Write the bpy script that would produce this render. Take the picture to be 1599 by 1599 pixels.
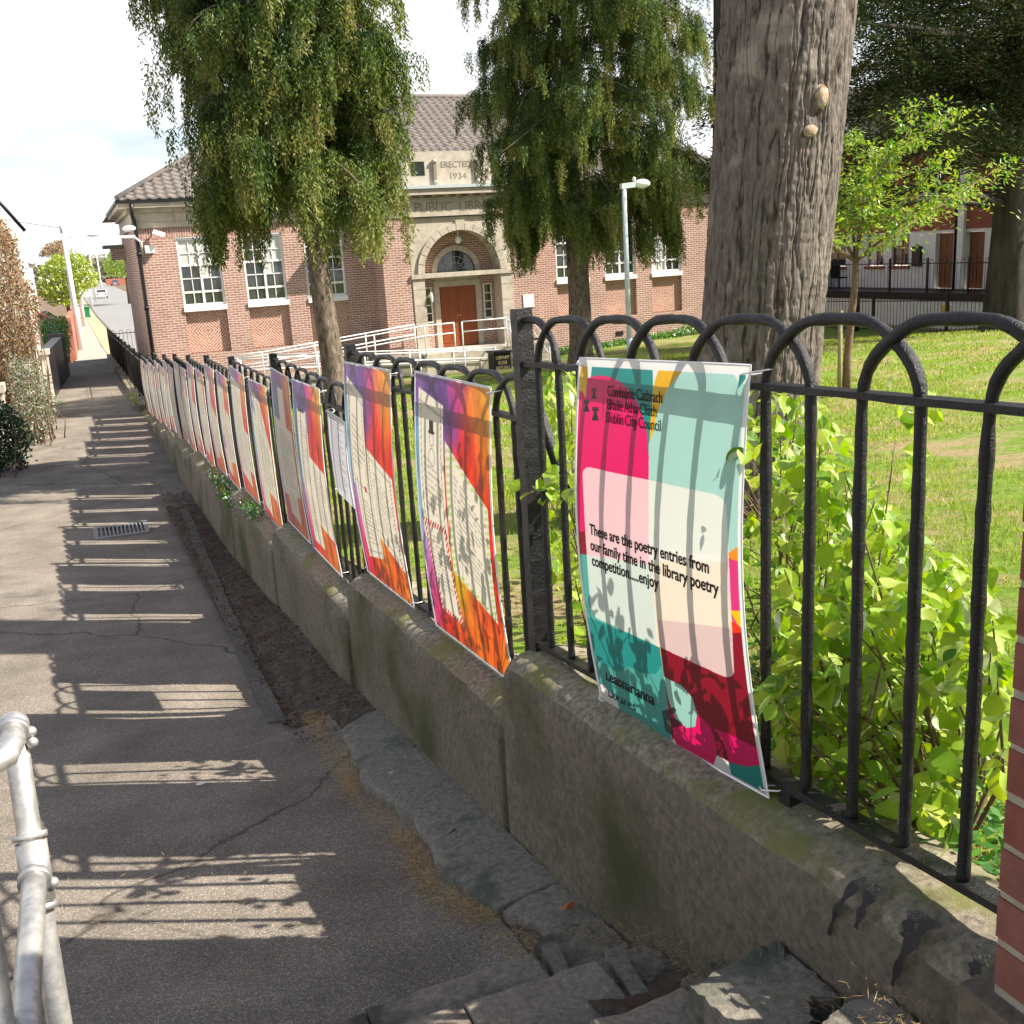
import bpy, math, random
import numpy as np
from mathutils import Vector, Matrix

# ------------------------------------------------------------------ camera, light, exposure
for o in list(bpy.data.objects): bpy.data.objects.remove(o)
S = bpy.context.scene
COL = S.collection
F, PITCH, ROLL, YAW = 1620.0, math.radians(14.2), 0.06, math.radians(22.0)
CAM = Vector((-1.3835, -3.2375, 3.10))
cd = bpy.data.cameras.new('camera'); cam = bpy.data.objects.new('camera', cd); COL.objects.link(cam)
cd.sensor_fit = 'HORIZONTAL'; cd.sensor_width = 36.0; cd.lens = 36.0 * F / 1599.0
cd.clip_start = 0.05; cd.clip_end = 3000
fw = Vector((math.sin(YAW) * math.cos(PITCH), math.cos(YAW) * math.cos(PITCH), -math.sin(PITCH)))
rt0 = Vector((math.cos(YAW), -math.sin(YAW), 0)); up0 = rt0.cross(fw)
c_, s_ = math.cos(ROLL), math.sin(ROLL)
rt = rt0 * c_ - up0 * s_; up = rt0 * s_ + up0 * c_
cam.matrix_world = Matrix(((rt.x, up.x, -fw.x, CAM.x), (rt.y, up.y, -fw.y, CAM.y), (rt.z, up.z, -fw.z, CAM.z), (0, 0, 0, 1)))
S.camera = cam

SUN_EL, SUN = math.radians(43.3), Vector((0.890, -0.456, 0))
SUN.normalize(); sv = Vector((SUN.x * math.cos(SUN_EL), SUN.y * math.cos(SUN_EL), math.sin(SUN_EL)))
W = bpy.data.worlds.new('World'); S.world = W; W.use_nodes = True
nt = W.node_tree; nt.nodes.clear()
N = nt.nodes.new; L = nt.links.new
sky = N('ShaderNodeTexSky'); sky.sky_type = 'NISHITA'; sky.sun_disc = False
sky.sun_elevation = SUN_EL; sky.sun_rotation = math.atan2(SUN.x, SUN.y); sky.air_density = 1.0; sky.dust_density = 1.5
tc = N('ShaderNodeTexCoord'); mp = N('ShaderNodeMapping'); mp.inputs['Scale'].default_value = (1.0, 1.0, 2.6)
nz = N('ShaderNodeTexNoise'); nz.inputs['Scale'].default_value = 2.3; nz.inputs['Detail'].default_value = 7; nz.inputs['Roughness'].default_value = .58
rmp = N('ShaderNodeValToRGB'); rmp.color_ramp.elements[0].position = .33; rmp.color_ramp.elements[1].position = .49
mix = N('ShaderNodeMixRGB'); mix.inputs[2].default_value = (7.0, 7.05, 7.15, 1)
bg = N('ShaderNodeBackground'); bg.inputs['Strength'].default_value = 0.076
ow = N('ShaderNodeOutputWorld')
sx = N('ShaderNodeSeparateXYZ'); el = N('ShaderNodeMapRange'); el.inputs['From Min'].default_value = .30; el.inputs['From Max'].default_value = .62
el.inputs['To Min'].default_value = 1.0; el.inputs['To Max'].default_value = .12; cl = N('ShaderNodeMath'); cl.operation = 'MULTIPLY'   # cloud thins out overhead, clear blue above
L(tc.outputs['Generated'], mp.inputs[0]); L(mp.outputs[0], nz.inputs[0]); L(nz.outputs[0], rmp.inputs[0]); L(tc.outputs['Generated'], sx.inputs[0]); L(sx.outputs[2], el.inputs[0])
L(rmp.outputs[0], cl.inputs[0]); L(el.outputs[0], cl.inputs[1])
L(cl.outputs[0], mix.inputs[0]); L(sky.outputs[0], mix.inputs[1]); L(mix.outputs[0], bg.inputs[0]); L(bg.outputs[0], ow.inputs[0])
sl = bpy.data.lights.new('sun', 'SUN'); sl.energy = 5.0; sl.angle = math.radians(.53); sl.color = (1, .92, .80)
so = bpy.data.objects.new('sun', sl); COL.objects.link(so); so.location = (20, -10, 30)
so.rotation_euler = (-sv).to_track_quat('-Z', 'Y').to_euler()
S.view_settings.view_transform = 'Standard'; S.view_settings.look = 'None'
S.view_settings.exposure = 1.28; S.view_settings.gamma = 1; S.view_settings.use_curve_mapping = False

# ------------------------------------------------------------------ helpers
rng = np.random.default_rng(7); random.seed(7)

def ray_plane(u, v, axis, val):
    """point of the place seen at photo pixel (u, v) on the plane axis = val (used to lay things out)"""
    d = rt * (u - 799.5) + up * (799.5 - v) + fw * F
    t = (val - CAM[axis]) / d[axis]
    return CAM + d * t

def mesh_np(name, V, Q, uv=None, smooth=False):
    V = np.asarray(V, np.float32); Q = np.asarray(Q, np.int32)
    k = Q.shape[1]; me = bpy.data.meshes.new(name)
    me.vertices.add(len(V)); me.vertices.foreach_set('co', V.ravel())
    me.loops.add(Q.size); me.loops.foreach_set('vertex_index', Q.ravel())
    me.polygons.add(len(Q)); me.polygons.foreach_set('loop_start', np.arange(0, Q.size, k, dtype=np.int32))
    me.polygons.foreach_set('loop_total', np.full(len(Q), k, np.int32))
    if smooth: me.polygons.foreach_set('use_smooth', np.ones(len(Q), bool))
    me.update(calc_edges=True)
    if uv is not None:
        l = me.uv_layers.new(name='UVMap'); l.data.foreach_set('uv', np.asarray(uv, np.float32)[Q.ravel()].ravel())
    return me

def snake(n): return n
def put(name, me, m=None, parent=None, loc=None, **props):
    o = bpy.data.objects.new(name, me); COL.objects.link(o)
    if m is not None and me is not None and len(me.materials) == 0: me.materials.append(m)
    if parent is not None:
        o.parent = parent
        if loc is None: o.location = -parent.location
        else: o.location = loc
    elif loc is not None: o.location = loc
    for k, v in props.items(): o[k] = v
    return o
def thing(name, label, cat, loc=(0, 0, 0), group=None):
    o = bpy.data.objects.new(name, None); COL.objects.link(o); o.location = loc; o.empty_display_size = .1
    o['label'] = label; o['category'] = cat
    if group: o['group'] = group
    return o
def tag(o, label, cat, group=None):
    o['label'] = label; o['category'] = cat
    if group: o['group'] = group
    return o

class M:
    """collects pieces, builds ONE mesh"""
    def __init__(s): s.v = []; s.f = []; s.n = 0; s.sm = []
    def add(s, V, Fc, smooth=False):
        V = np.asarray(V, float).reshape(-1, 3)
        s.v.append(V)
        for f in Fc: s.f.append([i + s.n for i in f]); s.sm.append(smooth)
        s.n += len(V); return s
    def box(s, x0, x1, y0, y1, z0, z1):
        V = [(x0, y0, z0), (x1, y0, z0), (x1, y1, z0), (x0, y1, z0), (x0, y0, z1), (x1, y0, z1), (x1, y1, z1), (x0, y1, z1)]
        return s.add(V, [(0, 3, 2, 1), (4, 5, 6, 7), (0, 1, 5, 4), (1, 2, 6, 5), (2, 3, 7, 6), (3, 0, 4, 7)])
    def hexa(s, V): return s.add(V, [(0, 3, 2, 1), (4, 5, 6, 7), (0, 1, 5, 4), (1, 2, 6, 5), (2, 3, 7, 6), (3, 0, 4, 7)])
    def obox(s, c, ax, ay, az):
        c = np.array(c, float); ax = np.array(ax, float); ay = np.array(ay, float); az = np.array(az, float)
        V = [c + i * ax + j * ay + k * az for k in (-1, 1) for (i, j) in ((-1, -1), (1, -1), (1, 1), (-1, 1))]
        return s.hexa(V)
    def prism(s, pts, axis, a, b):
        """polygon pts in the two other axes, extruded along axis a..b"""
        n = len(pts); V = []
        for t in (a, b):
            for p in pts:
                q = list(p); q.insert(axis, t); V.append(q)
        return s.add(V, [tuple(range(n))[::-1], tuple(range(n, 2 * n))] + [(i, (i + 1) % n, n + (i + 1) % n, n + i) for i in range(n)])
    def tube(s, pts, r, n=8, cap=True, smooth=True):
        P = np.array(pts, float); k = len(P); r = np.broadcast_to(r, (k,)) if np.ndim(r) == 0 else np.array(r)
        T = np.gradient(P, axis=0); T /= np.linalg.norm(T, axis=1)[:, None] + 1e-12
        a = np.array([0, 0, 1.]) if abs(T[0][2]) < .9 else np.array([1., 0, 0])
        V = []
        for i in range(k):
            u = np.cross(T[i], a); nu = np.linalg.norm(u)
            if nu < 1e-3: u = np.cross(T[i], [1, 0.3, 0]); nu = np.linalg.norm(u)
            u /= nu; w = np.cross(u, T[i]); a = w
            for j in range(n):
                th = 2 * math.pi * j / n; V.append(P[i] + r[i] * (math.cos(th) * u + math.sin(th) * w))
        Fc = [(i * n + j, i * n + (j + 1) % n, (i + 1) * n + (j + 1) % n, (i + 1) * n + j) for i in range(k - 1) for j in range(n)]
        s.add(V, Fc, smooth)
        if cap:
            s.f.append([s.n - n * k + j for j in range(n)][::-1]); s.sm.append(False)
            s.f.append([s.n - n + j for j in range(n)]); s.sm.append(False)
        return s
    def ball(s, c, r, n=12, m=8):
        r = np.broadcast_to(r, (3,)); V = [(c[0] + r[0] * math.cos(2 * math.pi * j / n) * math.sin(math.pi * i / m), c[1] + r[1] * math.sin(2 * math.pi * j / n) * math.sin(math.pi * i / m), c[2] + r[2] * math.cos(math.pi * i / m)) for i in range(m + 1) for j in range(n)]
        return s.add(V, [(i * n + j, (i + 1) * n + j, (i + 1) * n + (j + 1) % n, i * n + (j + 1) % n) for i in range(m) for j in range(n)], True)
    def mesh(s, name):
        me = bpy.data.meshes.new(name); V = np.concatenate(s.v)
        me.from_pydata(V.tolist(), [], s.f); me.polygons.foreach_set('use_smooth', np.array(s.sm, bool)); me.update(); return me
    def obj(s, name, m, parent=None, **p): return put(name, s.mesh(name), m, parent, **p)

def vnoise(x, y, seed=0, z=None):
    """smooth value noise in [-1, 1]"""
    x = np.asarray(x, float); y = np.asarray(y, float)
    xi = np.floor(x).astype(np.int64); yi = np.floor(y).astype(np.int64); xf = x - xi; yf = y - yi
    xf = xf * xf * (3 - 2 * xf); yf = yf * yf * (3 - 2 * yf)
    def h(a, b):
        k = (a * 374761393 + b * 668265263 + seed * 2147483647) & 0xffffffff
        k = ((k ^ (k >> 13)) * 1274126177) & 0xffffffff
        return ((k ^ (k >> 16)) & 0xffff) / 32767.5 - 1
    return (h(xi, yi) * (1 - xf) + h(xi + 1, yi) * xf) * (1 - yf) + (h(xi, yi + 1) * (1 - xf) + h(xi + 1, yi + 1) * xf) * yf
def fbm(x, y, seed=0, o=4):
    r = 0; a = .5
    for k in range(o): r = r + a * vnoise(np.asarray(x) * 2 ** k, np.asarray(y) * 2 ** k, seed + k); a *= .5
    return r

# ------------------------------------------------------------------ materials
def newmat(name):
    m = bpy.data.materials.new(name); m.use_nodes = True
    t = m.node_tree; b = t.nodes['Principled BSDF']; return m, t, b
def nd(t, typ, **kw):
    n = t.nodes.new(typ)
    for k, v in kw.items():
        if k in n.inputs: n.inputs[k].default_value = v
        else: setattr(n, k, v)
    return n
def c4(c): return (c[0], c[1], c[2], 1)
def pm(name, c1, c2=None, scale=6, rough=.8, bump=0, bscale=None, metal=0, detail=6, c3=None, s3=1.2, t3=.6, spec=.3, stretch=(1, 1, 1), w3=.06, bdist=.01, rbump=.7):
    """noise-mottled surface; c3 = larger worn / mossy patches with a shape of their own"""
    m, t, b = newmat(name); lk = t.links.new
    b.inputs['Roughness'].default_value = rough; b.inputs['Metallic'].default_value = metal
    b.inputs['Specular IOR Level'].default_value = spec
    co = nd(t, 'ShaderNodeTexCoord'); mpn = nd(t, 'ShaderNodeMapping'); mpn.inputs['Scale'].default_value = stretch
    lk(co.outputs['Object'], mpn.inputs[0])
    b.inputs['Base Color'].default_value = c4(c1); last = None
    if c2 is not None:
        n = nd(t, 'ShaderNodeTexNoise', Scale=scale, Detail=detail, Roughness=.65); lk(mpn.outputs[0], n.inputs[0])
        r = nd(t, 'ShaderNodeValToRGB'); r.color_ramp.elements[0].position = .34; r.color_ramp.elements[1].position = .66
        r.color_ramp.elements[0].color = c4(c1); r.color_ramp.elements[1].color = c4(c2); lk(n.outputs[0], r.inputs[0]); last = r.outputs[0]
    if c3 is not None:
        n = nd(t, 'ShaderNodeTexNoise', Scale=s3, Detail=5, Roughness=.6); lk(co.outputs['Object'], n.inputs[0])
        r = nd(t, 'ShaderNodeValToRGB'); r.color_ramp.elements[0].position = t3 - w3; r.color_ramp.elements[1].position = t3 + w3
        lk(n.outputs[0], r.inputs[0]); x = nd(t, 'ShaderNodeMixRGB'); lk(r.outputs[0], x.inputs[0])
        if last: lk(last, x.inputs[1])
        else: x.inputs[1].default_value = c4(c1)
        x.inputs[2].default_value = c4(c3); last = x.outputs[0]
    if last: lk(last, b.inputs['Base Color'])
    if bump:
        n = nd(t, 'ShaderNodeTexNoise', Scale=bscale or scale * 3, Detail=6, Roughness=rbump); lk(mpn.outputs[0], n.inputs[0])
        bp = nd(t, 'ShaderNodeBump', Strength=bump, Distance=bdist); lk(n.outputs[0], bp.inputs['Height']); lk(bp.outputs[0], b.inputs['Normal'])
    return m
def leafmat(name, cols, tr=.4, rough=.5, gloss=.25, tone=False):
    """leaf colour differs from leaf to leaf; light passes through"""
    m = bpy.data.materials.new(name); m.use_nodes = True; t = m.node_tree; t.nodes.clear(); lk = t.links.new
    g = nd(t, 'ShaderNodeNewGeometry'); oi = nd(t, 'ShaderNodeObjectInfo'); ad = nd(t, 'ShaderNodeMath', operation='ADD')
    fr = nd(t, 'ShaderNodeMath', operation='FRACT'); lk(g.outputs['Random Per Island'], ad.inputs[0]); lk(oi.outputs['Random'], ad.inputs[1]); lk(ad.outputs[0], fr.inputs[0])
    fac = fr.outputs[0]
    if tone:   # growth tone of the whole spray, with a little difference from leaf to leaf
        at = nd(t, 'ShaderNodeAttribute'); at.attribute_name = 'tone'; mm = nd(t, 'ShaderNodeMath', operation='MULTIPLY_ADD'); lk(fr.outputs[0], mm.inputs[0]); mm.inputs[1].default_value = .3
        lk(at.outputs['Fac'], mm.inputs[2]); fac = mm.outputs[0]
    r = nd(t, 'ShaderNodeValToRGB'); e = r.color_ramp.elements
    while len(e) < len(cols): e.new(.5)
    for i, c in enumerate(cols): e[i].position = i / (len(cols) - 1); e[i].color = c4(c)
    lk(fac, r.inputs[0])
    d = nd(t, 'ShaderNodeBsdfDiffuse'); x = nd(t, 'ShaderNodeBsdfTranslucent'); gl = nd(t, 'ShaderNodeBsdfGlossy', Roughness=rough)
    gl.inputs['Color'].default_value = (.9, .9, .9, 1)
    hs = nd(t, 'ShaderNodeHueSaturation', Saturation=1.15, Value=1.25); lk(r.outputs[0], hs.inputs['Color'])
    lk(r.outputs[0], d.inputs[0]); lk(hs.outputs[0], x.inputs[0])
    m1 = nd(t, 'ShaderNodeMixShader', Fac=tr); lk(d.outputs[0], m1.inputs[1]); lk(x.outputs[0], m1.inputs[2])
    fz = nd(t, 'ShaderNodeFresnel', IOR=1.4); mu = nd(t, 'ShaderNodeMath', operation='MULTIPLY'); mu.inputs[1].default_value = gloss * 2; lk(fz.outputs[0], mu.inputs[0])
    m2 = nd(t, 'ShaderNodeMixShader'); lk(mu.outputs[0], m2.inputs[0]); lk(m1.outputs[0], m2.inputs[1]); lk(gl.outputs[0], m2.inputs[2])
    o = nd(t, 'ShaderNodeOutputMaterial'); lk(m2.outputs[0], o.inputs[0]); return m
def brickmat(name, c1, c2, mortar, w=.235, h=.075, ms=.007, mode='stretcher', bumpd=.006):
    m, t, b = newmat(name); lk = t.links.new; b.inputs['Roughness'].default_value = .85; b.inputs['Specular IOR Level'].default_value = .2
    co = nd(t, 'ShaderNodeTexCoord'); sp = nd(t, 'ShaderNodeSeparateXYZ'); lk(co.outputs['Object'], sp.inputs[0])
    ad = nd(t, 'ShaderNodeMath', operation='ADD'); lk(sp.outputs[0], ad.inputs[0]); lk(sp.outputs[1], ad.inputs[1])
    def math_(op, a, bb=None):
        n = nd(t, 'ShaderNodeMath', operation=op)
        for i, q in enumerate((a, bb)):
            if q is None: continue
            if isinstance(q, (int, float)): n.inputs[i].default_value = q
            else: lk(q, n.inputs[i])
        return n.outputs[0]
    cb = nd(t, 'ShaderNodeCombineXYZ')
    hx, vz = ad.outputs[0], sp.outputs[2]
    if mode == 'zigzag': # bricks laid slanting, direction flips every half period
        p = .31; q = math_('SUBTRACT', math_('PINGPONG', hx, p), 0); a = math_('ADD', q, vz); bb = math_('SUBTRACT', q, vz)
        lk(bb, cb.inputs[0]); lk(math_('MULTIPLY', a, .7071), cb.inputs[1])
    elif mode == 'diamond':
        px = math_('ABSOLUTE', math_('SUBTRACT', hx, 0)); pz = math_('ABSOLUTE', math_('SUBTRACT', vz, 0))
        a = math_('ADD', px, pz); bb = math_('SUBTRACT', px, pz); lk(bb, cb.inputs[0]); lk(math_('MULTIPLY', a, .7071), cb.inputs[1])
    elif mode == 'soldier': lk(vz, cb.inputs[0]); lk(hx, cb.inputs[1])
    else: lk(hx, cb.inputs[0]); lk(vz, cb.inputs[1])
    br = nd(t, 'ShaderNodeTexBrick'); br.offset = .5; br.offset_frequency = 2; lk(cb.outputs[0], br.inputs['Vector'])
    for k, v in (('Scale', 1.0), ('Brick Width', w), ('Row Height', h), ('Mortar Size', ms), ('Mortar Smooth', .15), ('Bias', 0.0)): br.inputs[k].default_value = v
    br.inputs['Color1'].default_value = c4(c1); br.inputs['Color2'].default_value = c4(c2); br.inputs['Mortar'].default_value = c4(mortar)
    n = nd(t, 'ShaderNodeTexNoise', Scale=1.1, Detail=5); lk(co.outputs['Object'], n.inputs[0])
    hv = nd(t, 'ShaderNodeHueSaturation'); mr = nd(t, 'ShaderNodeMapRange'); mr.inputs['To Min'].default_value = .75; mr.inputs['To Max'].default_value = 1.25
    lk(n.outputs[0], mr.inputs[0]); lk(mr.outputs[0], hv.inputs['Value']); lk(br.outputs[0], hv.inputs['Color']); lk(hv.outputs[0], b.inputs['Base Color'])
    bp = nd(t, 'ShaderNodeBump', Strength=.6, Distance=bumpd); bp.invert = True; lk(br.outputs['Fac'], bp.inputs['Height']); lk(bp.outputs[0], b.inputs['Normal'])
    return m

MT = {}
MT['paint'] = pm('black_gloss_paint', (.005, .005, .006), (.016, .015, .016), 45, .34, 1, 130, spec=.42, bdist=.004)
MT['asphalt'] = None
MT['render'] = pm('weathered_cement_render', (.155, .130, .098), (.30, .252, .188), 40, .92, 1, 90, c3=(.095, .100, .042), s3=1.5, t3=.57, w3=.10, bdist=.012, detail=10, rbump=.85)
MT['coping'] = pm('mossy_cement_coping', (.14, .125, .09), (.40, .35, .26), 46, .95, 1, 80, detail=10, rbump=.85, c3=(.20, .20, .07), s3=4.0, t3=.56, w3=.07, bdist=.008)
MT['concrete'] = pm('old_grey_concrete', (.130, .120, .100), (.275, .250, .205), 45, .92, 1, 110, detail=10, c3=(.09, .10, .075), s3=4, t3=.6, bdist=.006)
MT['slab'] = pm('rough_step_concrete', (.20, .172, .142), (.38, .325, .26), 60, .93, 1, 120, c3=(.095, .085, .07), s3=3, t3=.56, bdist=.010, detail=10)
MT['kerb'] = pm('kerb_stone', (.085, .076, .066), (.155, .14, .12), 25, .9, .6, 90, bdist=.004)
MT['litter'] = pm('dark_leaf_litter', (.060, .050, .040), (.15, .125, .10), 16, 1, 1, 55, bdist=.012, c3=(.085, .05, .032), s3=5, t3=.56)
MT['soil'] = pm('bare_soil', (.09, .06, .04), (.20, .15, .10), 10, 1, .8, 40)
MT['stone'] = pm('weathered_cream_stone', (.38, .34, .28), (.50, .45, .37), 5, .85, .3, 30, c3=(.30, .25, .20), s3=2.2, t3=.64, w3=.12)
MT['paving'] = pm('street_pavement', (.30, .27, .23), (.40, .36, .31), 3, .9)
MT['road'] = pm('worn_road', (.19, .19, .19), (.26, .26, .255), 2, .85)
MT['white'] = pm('white_gloss_paint', (.78, .78, .76), (.70, .70, .69), 20, .4)
MT['steelwhite'] = pm('painted_white_steel', (.72, .73, .74), None, rough=.4)
MT['galv'] = pm('galvanised_steel', (.36, .36, .36), (.54, .535, .52), 60, .46, .25, 200, metal=.75, c3=(.62, .60, .56), s3=12, t3=.55, spec=.5, bdist=.002)
MT['glass'] = pm('dark_window_glass', (.012, .016, .018), (.05, .055, .055), 1.3, .05, spec=.9)
MT['blind'] = pm('pale_window_blind', (.42, .45, .43), (.55, .57, .54), 3, .25, spec=.8)
MT['door'] = pm('varnished_red_wood', (.20, .045, .012), (.27, .065, .018), 8, .35, .1, 30, spec=.5, stretch=(6, 6, 1))
MT['wood'] = pm('brown_varnished_wood', (.13, .05, .02), (.2, .08, .035), 6, .4, stretch=(5, 5, 1))
MT['bark'] = pm('grey_ridged_bark', (.085, .070, .060), (.185, .155, .135), 30, .95, 1, 60, stretch=(1, 1, .30), bdist=.012, c3=(.26, .225, .19), s3=3, t3=.62)
def ridgebark():
    m = MT['bark']; t = m.node_tree; lk = t.links.new; b = t.nodes['Principled BSDF']; src = b.inputs['Base Color'].links[0].from_socket
    a = nd(t, 'ShaderNodeAttribute'); a.attribute_name = 'ridge'; r = nd(t, 'ShaderNodeValToRGB'); r.color_ramp.elements[0].position = .25; r.color_ramp.elements[1].position = .6
    r.color_ramp.elements[0].color = (.42, .39, .36, 1); r.color_ramp.elements[1].color = (1.12, 1.12, 1.12, 1); lk(a.outputs['Fac'], r.inputs[0])
    x = nd(t, 'ShaderNodeMixRGB'); x.blend_type = 'MULTIPLY'; x.inputs[0].default_value = 1; lk(src, x.inputs[1]); lk(r.outputs[0], x.inputs[2]); lk(x.outputs[0], b.inputs['Base Color'])
ridgebark()
MT['bark2'] = pm('brown_yew_bark', (.06, .046, .035), (.24, .19, .15), 20, .95, 1, 30, stretch=(1, 1, .35), bdist=.03)
MT['barkdark'] = pm('dark_cypress_bark', (.035, .030, .025), (.085, .075, .062), 8, .95, 1, 20, stretch=(1, 1, .15), bdist=.05)
MT['scar'] = pm('pruned_branch_wood', (.34, .22, .11), (.50, .44, .36), 28, .9, .9, 60, c3=(.24, .16, .09), s3=18, t3=.52)
MT['twig'] = pm('brown_twig', (.10, .06, .035), (.2, .14, .09), 30, .8)
MT['drain'] = pm('black_drainpipe', (.012, .012, .016), None, rough=.4)
MT['bk'] = pm('flat_black', (.008, .008, .008), None, rough=.6)
MT['ink'] = pm('printed_black_ink', (.015, .013, .013), None, rough=.7)
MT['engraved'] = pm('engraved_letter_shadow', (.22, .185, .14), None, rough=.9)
MT['gold'] = pm('gold_lettering', (.55, .45, .22), None, rough=.5)
MT['brick'] = brickmat('library_brick', (.27, .140, .112), (.36, .205, .168), (.58, .52, .45), ms=.009)
MT['zig'] = brickmat('zigzag_brick_panel', (.33, .14, .10), (.41, .20, .15), (.60, .53, .45), mode='zigzag', w=.3, h=.068, ms=.010)
MT['dia'] = brickmat('diamond_brick_panel', (.33, .14, .10), (.41, .20, .15), (.60, .53, .45), mode='diamond', w=.3, h=.068, ms=.010)
MT['soldier'] = brickmat('soldier_course_brick', (.27, .140, .112), (.36, .205, .168), (.60, .53, .45), mode='soldier')
MT['darkbrick'] = brickmat('wall_red_brick', (.35, .09, .05), (.42, .13, .08), (.4, .3, .25))
MT['housered'] = brickmat('brown_red_house_brick', (.23, .065, .045), (.27, .085, .06), (.26, .12, .09))
MT['tile'] = pm('brown_roof_tile', (.120, .104, .096), (.185, .163, .150), 4, .85, .3, 40, c3=(.30, .27, .22), s3=3, t3=.66)
MT['pbrick1'] = pm('dark_red_brick', (.165, .062, .048), (.225, .090, .070), 20, .85, .7, 90, bdist=.004)
MT['pbrick2'] = pm('dull_red_brick', (.15, .050, .038), (.22, .075, .055), 20, .85, .7, 90, bdist=.004)
MT['mortar'] = pm('grey_mortar', (.32, .28, .22), (.44, .39, .31), 30, .95, .7, 120)
MT['whitewall'] = pm('white_rendered_wall', (.72, .71, .69), (.62, .61, .59), 3, .85)
MT['paper'] = None
MT['vinyl'] = pm('white_board_edge', (.8, .8, .8), None, rough=.5)
MT['tie'] = pm('white_cable_tie', (.78, .78, .78), None, rough=.4)
MT['plastic_green'] = pm('green_plastic', (.02, .20, .07), None, rough=.45)
MT['carw'] = pm('silver_car_paint', (.62, .63, .65), None, rough=.25, spec=.7); MT['carr'] = pm('red_car_paint', (.38, .04, .05), None, rough=.25, spec=.7)
MT['carb'] = pm('blue_grey_car_paint', (.12, .14, .18), None, rough=.25, spec=.7); MT['tyre'] = pm('tyre_rubber', (.015, .015, .015), None, rough=.8)
MT['iron'] = pm('worn_iron', (.16, .155, .15), (.26, .25, .24), 60, .6)
MT['lampgl'] = pm('lamp_diffuser', (.75, .76, .76), None, rough=.25)
MT['greysteel'] = pm('pale_grey_green_steel', (.40, .46, .47), (.46, .52, .53), 8, .45)
L_lime = leafmat('lime_leaf', [(.08, .18, .012), (.20, .36, .02), (.34, .48, .03), (.26, .42, .02), (.42, .50, .05), (.30, .40, .05)], tr=.5, gloss=.3)
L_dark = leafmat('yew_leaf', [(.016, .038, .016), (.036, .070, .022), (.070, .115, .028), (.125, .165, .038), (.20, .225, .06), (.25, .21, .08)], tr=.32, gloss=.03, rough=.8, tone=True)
L_cyp = leafmat('cypress_leaf', [(.014, .026, .013), (.024, .040, .018), (.045, .052, .020), (.085, .075, .030)], tr=.12, gloss=.0, rough=.9)
L_maple = leafmat('young_tree_leaf', [(.07, .18, .02), (.15, .30, .025), (.32, .42, .03), (.42, .44, .05)], tr=.45, gloss=.2)
L_hedge = leafmat('hedge_leaf', [(.04, .13, .012), (.09, .24, .02), (.14, .30, .03)], tr=.3)
L_yel = leafmat('yellow_green_leaf', [(.14, .24, .02), (.30, .38, .04), (.42, .44, .07)], tr=.35)
L_brown = leafmat('russet_creeper_leaf', [(.15, .08, .045), (.27, .16, .09), (.34, .24, .16), (.17, .17, .055), (.30, .13, .075)], tr=.2, gloss=.03)
L_bush = leafmat('dark_bush_leaf', [(.008, .022, .012), (.015, .038, .016), (.03, .055, .022)], tr=.1, gloss=.05, rough=.7)
L_flow = leafmat('white_flower_shrub_leaf', [(.04, .09, .02), (.10, .17, .04), (.42, .36, .34), (.16, .11, .08), (.10, .15, .05), (.66, .62, .58)], tr=.3, gloss=.05)
L_ground = leafmat('ground_cover_leaf', [(.03, .12, .015), (.06, .20, .03), (.10, .26, .03)], tr=.35, gloss=.3)
L_grass = leafmat('grass_blade', [(.15, .23, .03), (.25, .34, .045), (.34, .40, .08), (.50, .43, .20)], tr=.4, gloss=.02)
L_needle = leafmat('fallen_needle', [(.24, .14, .06), (.42, .27, .11), (.58, .42, .20), (.14, .09, .05)], tr=.1)

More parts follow.
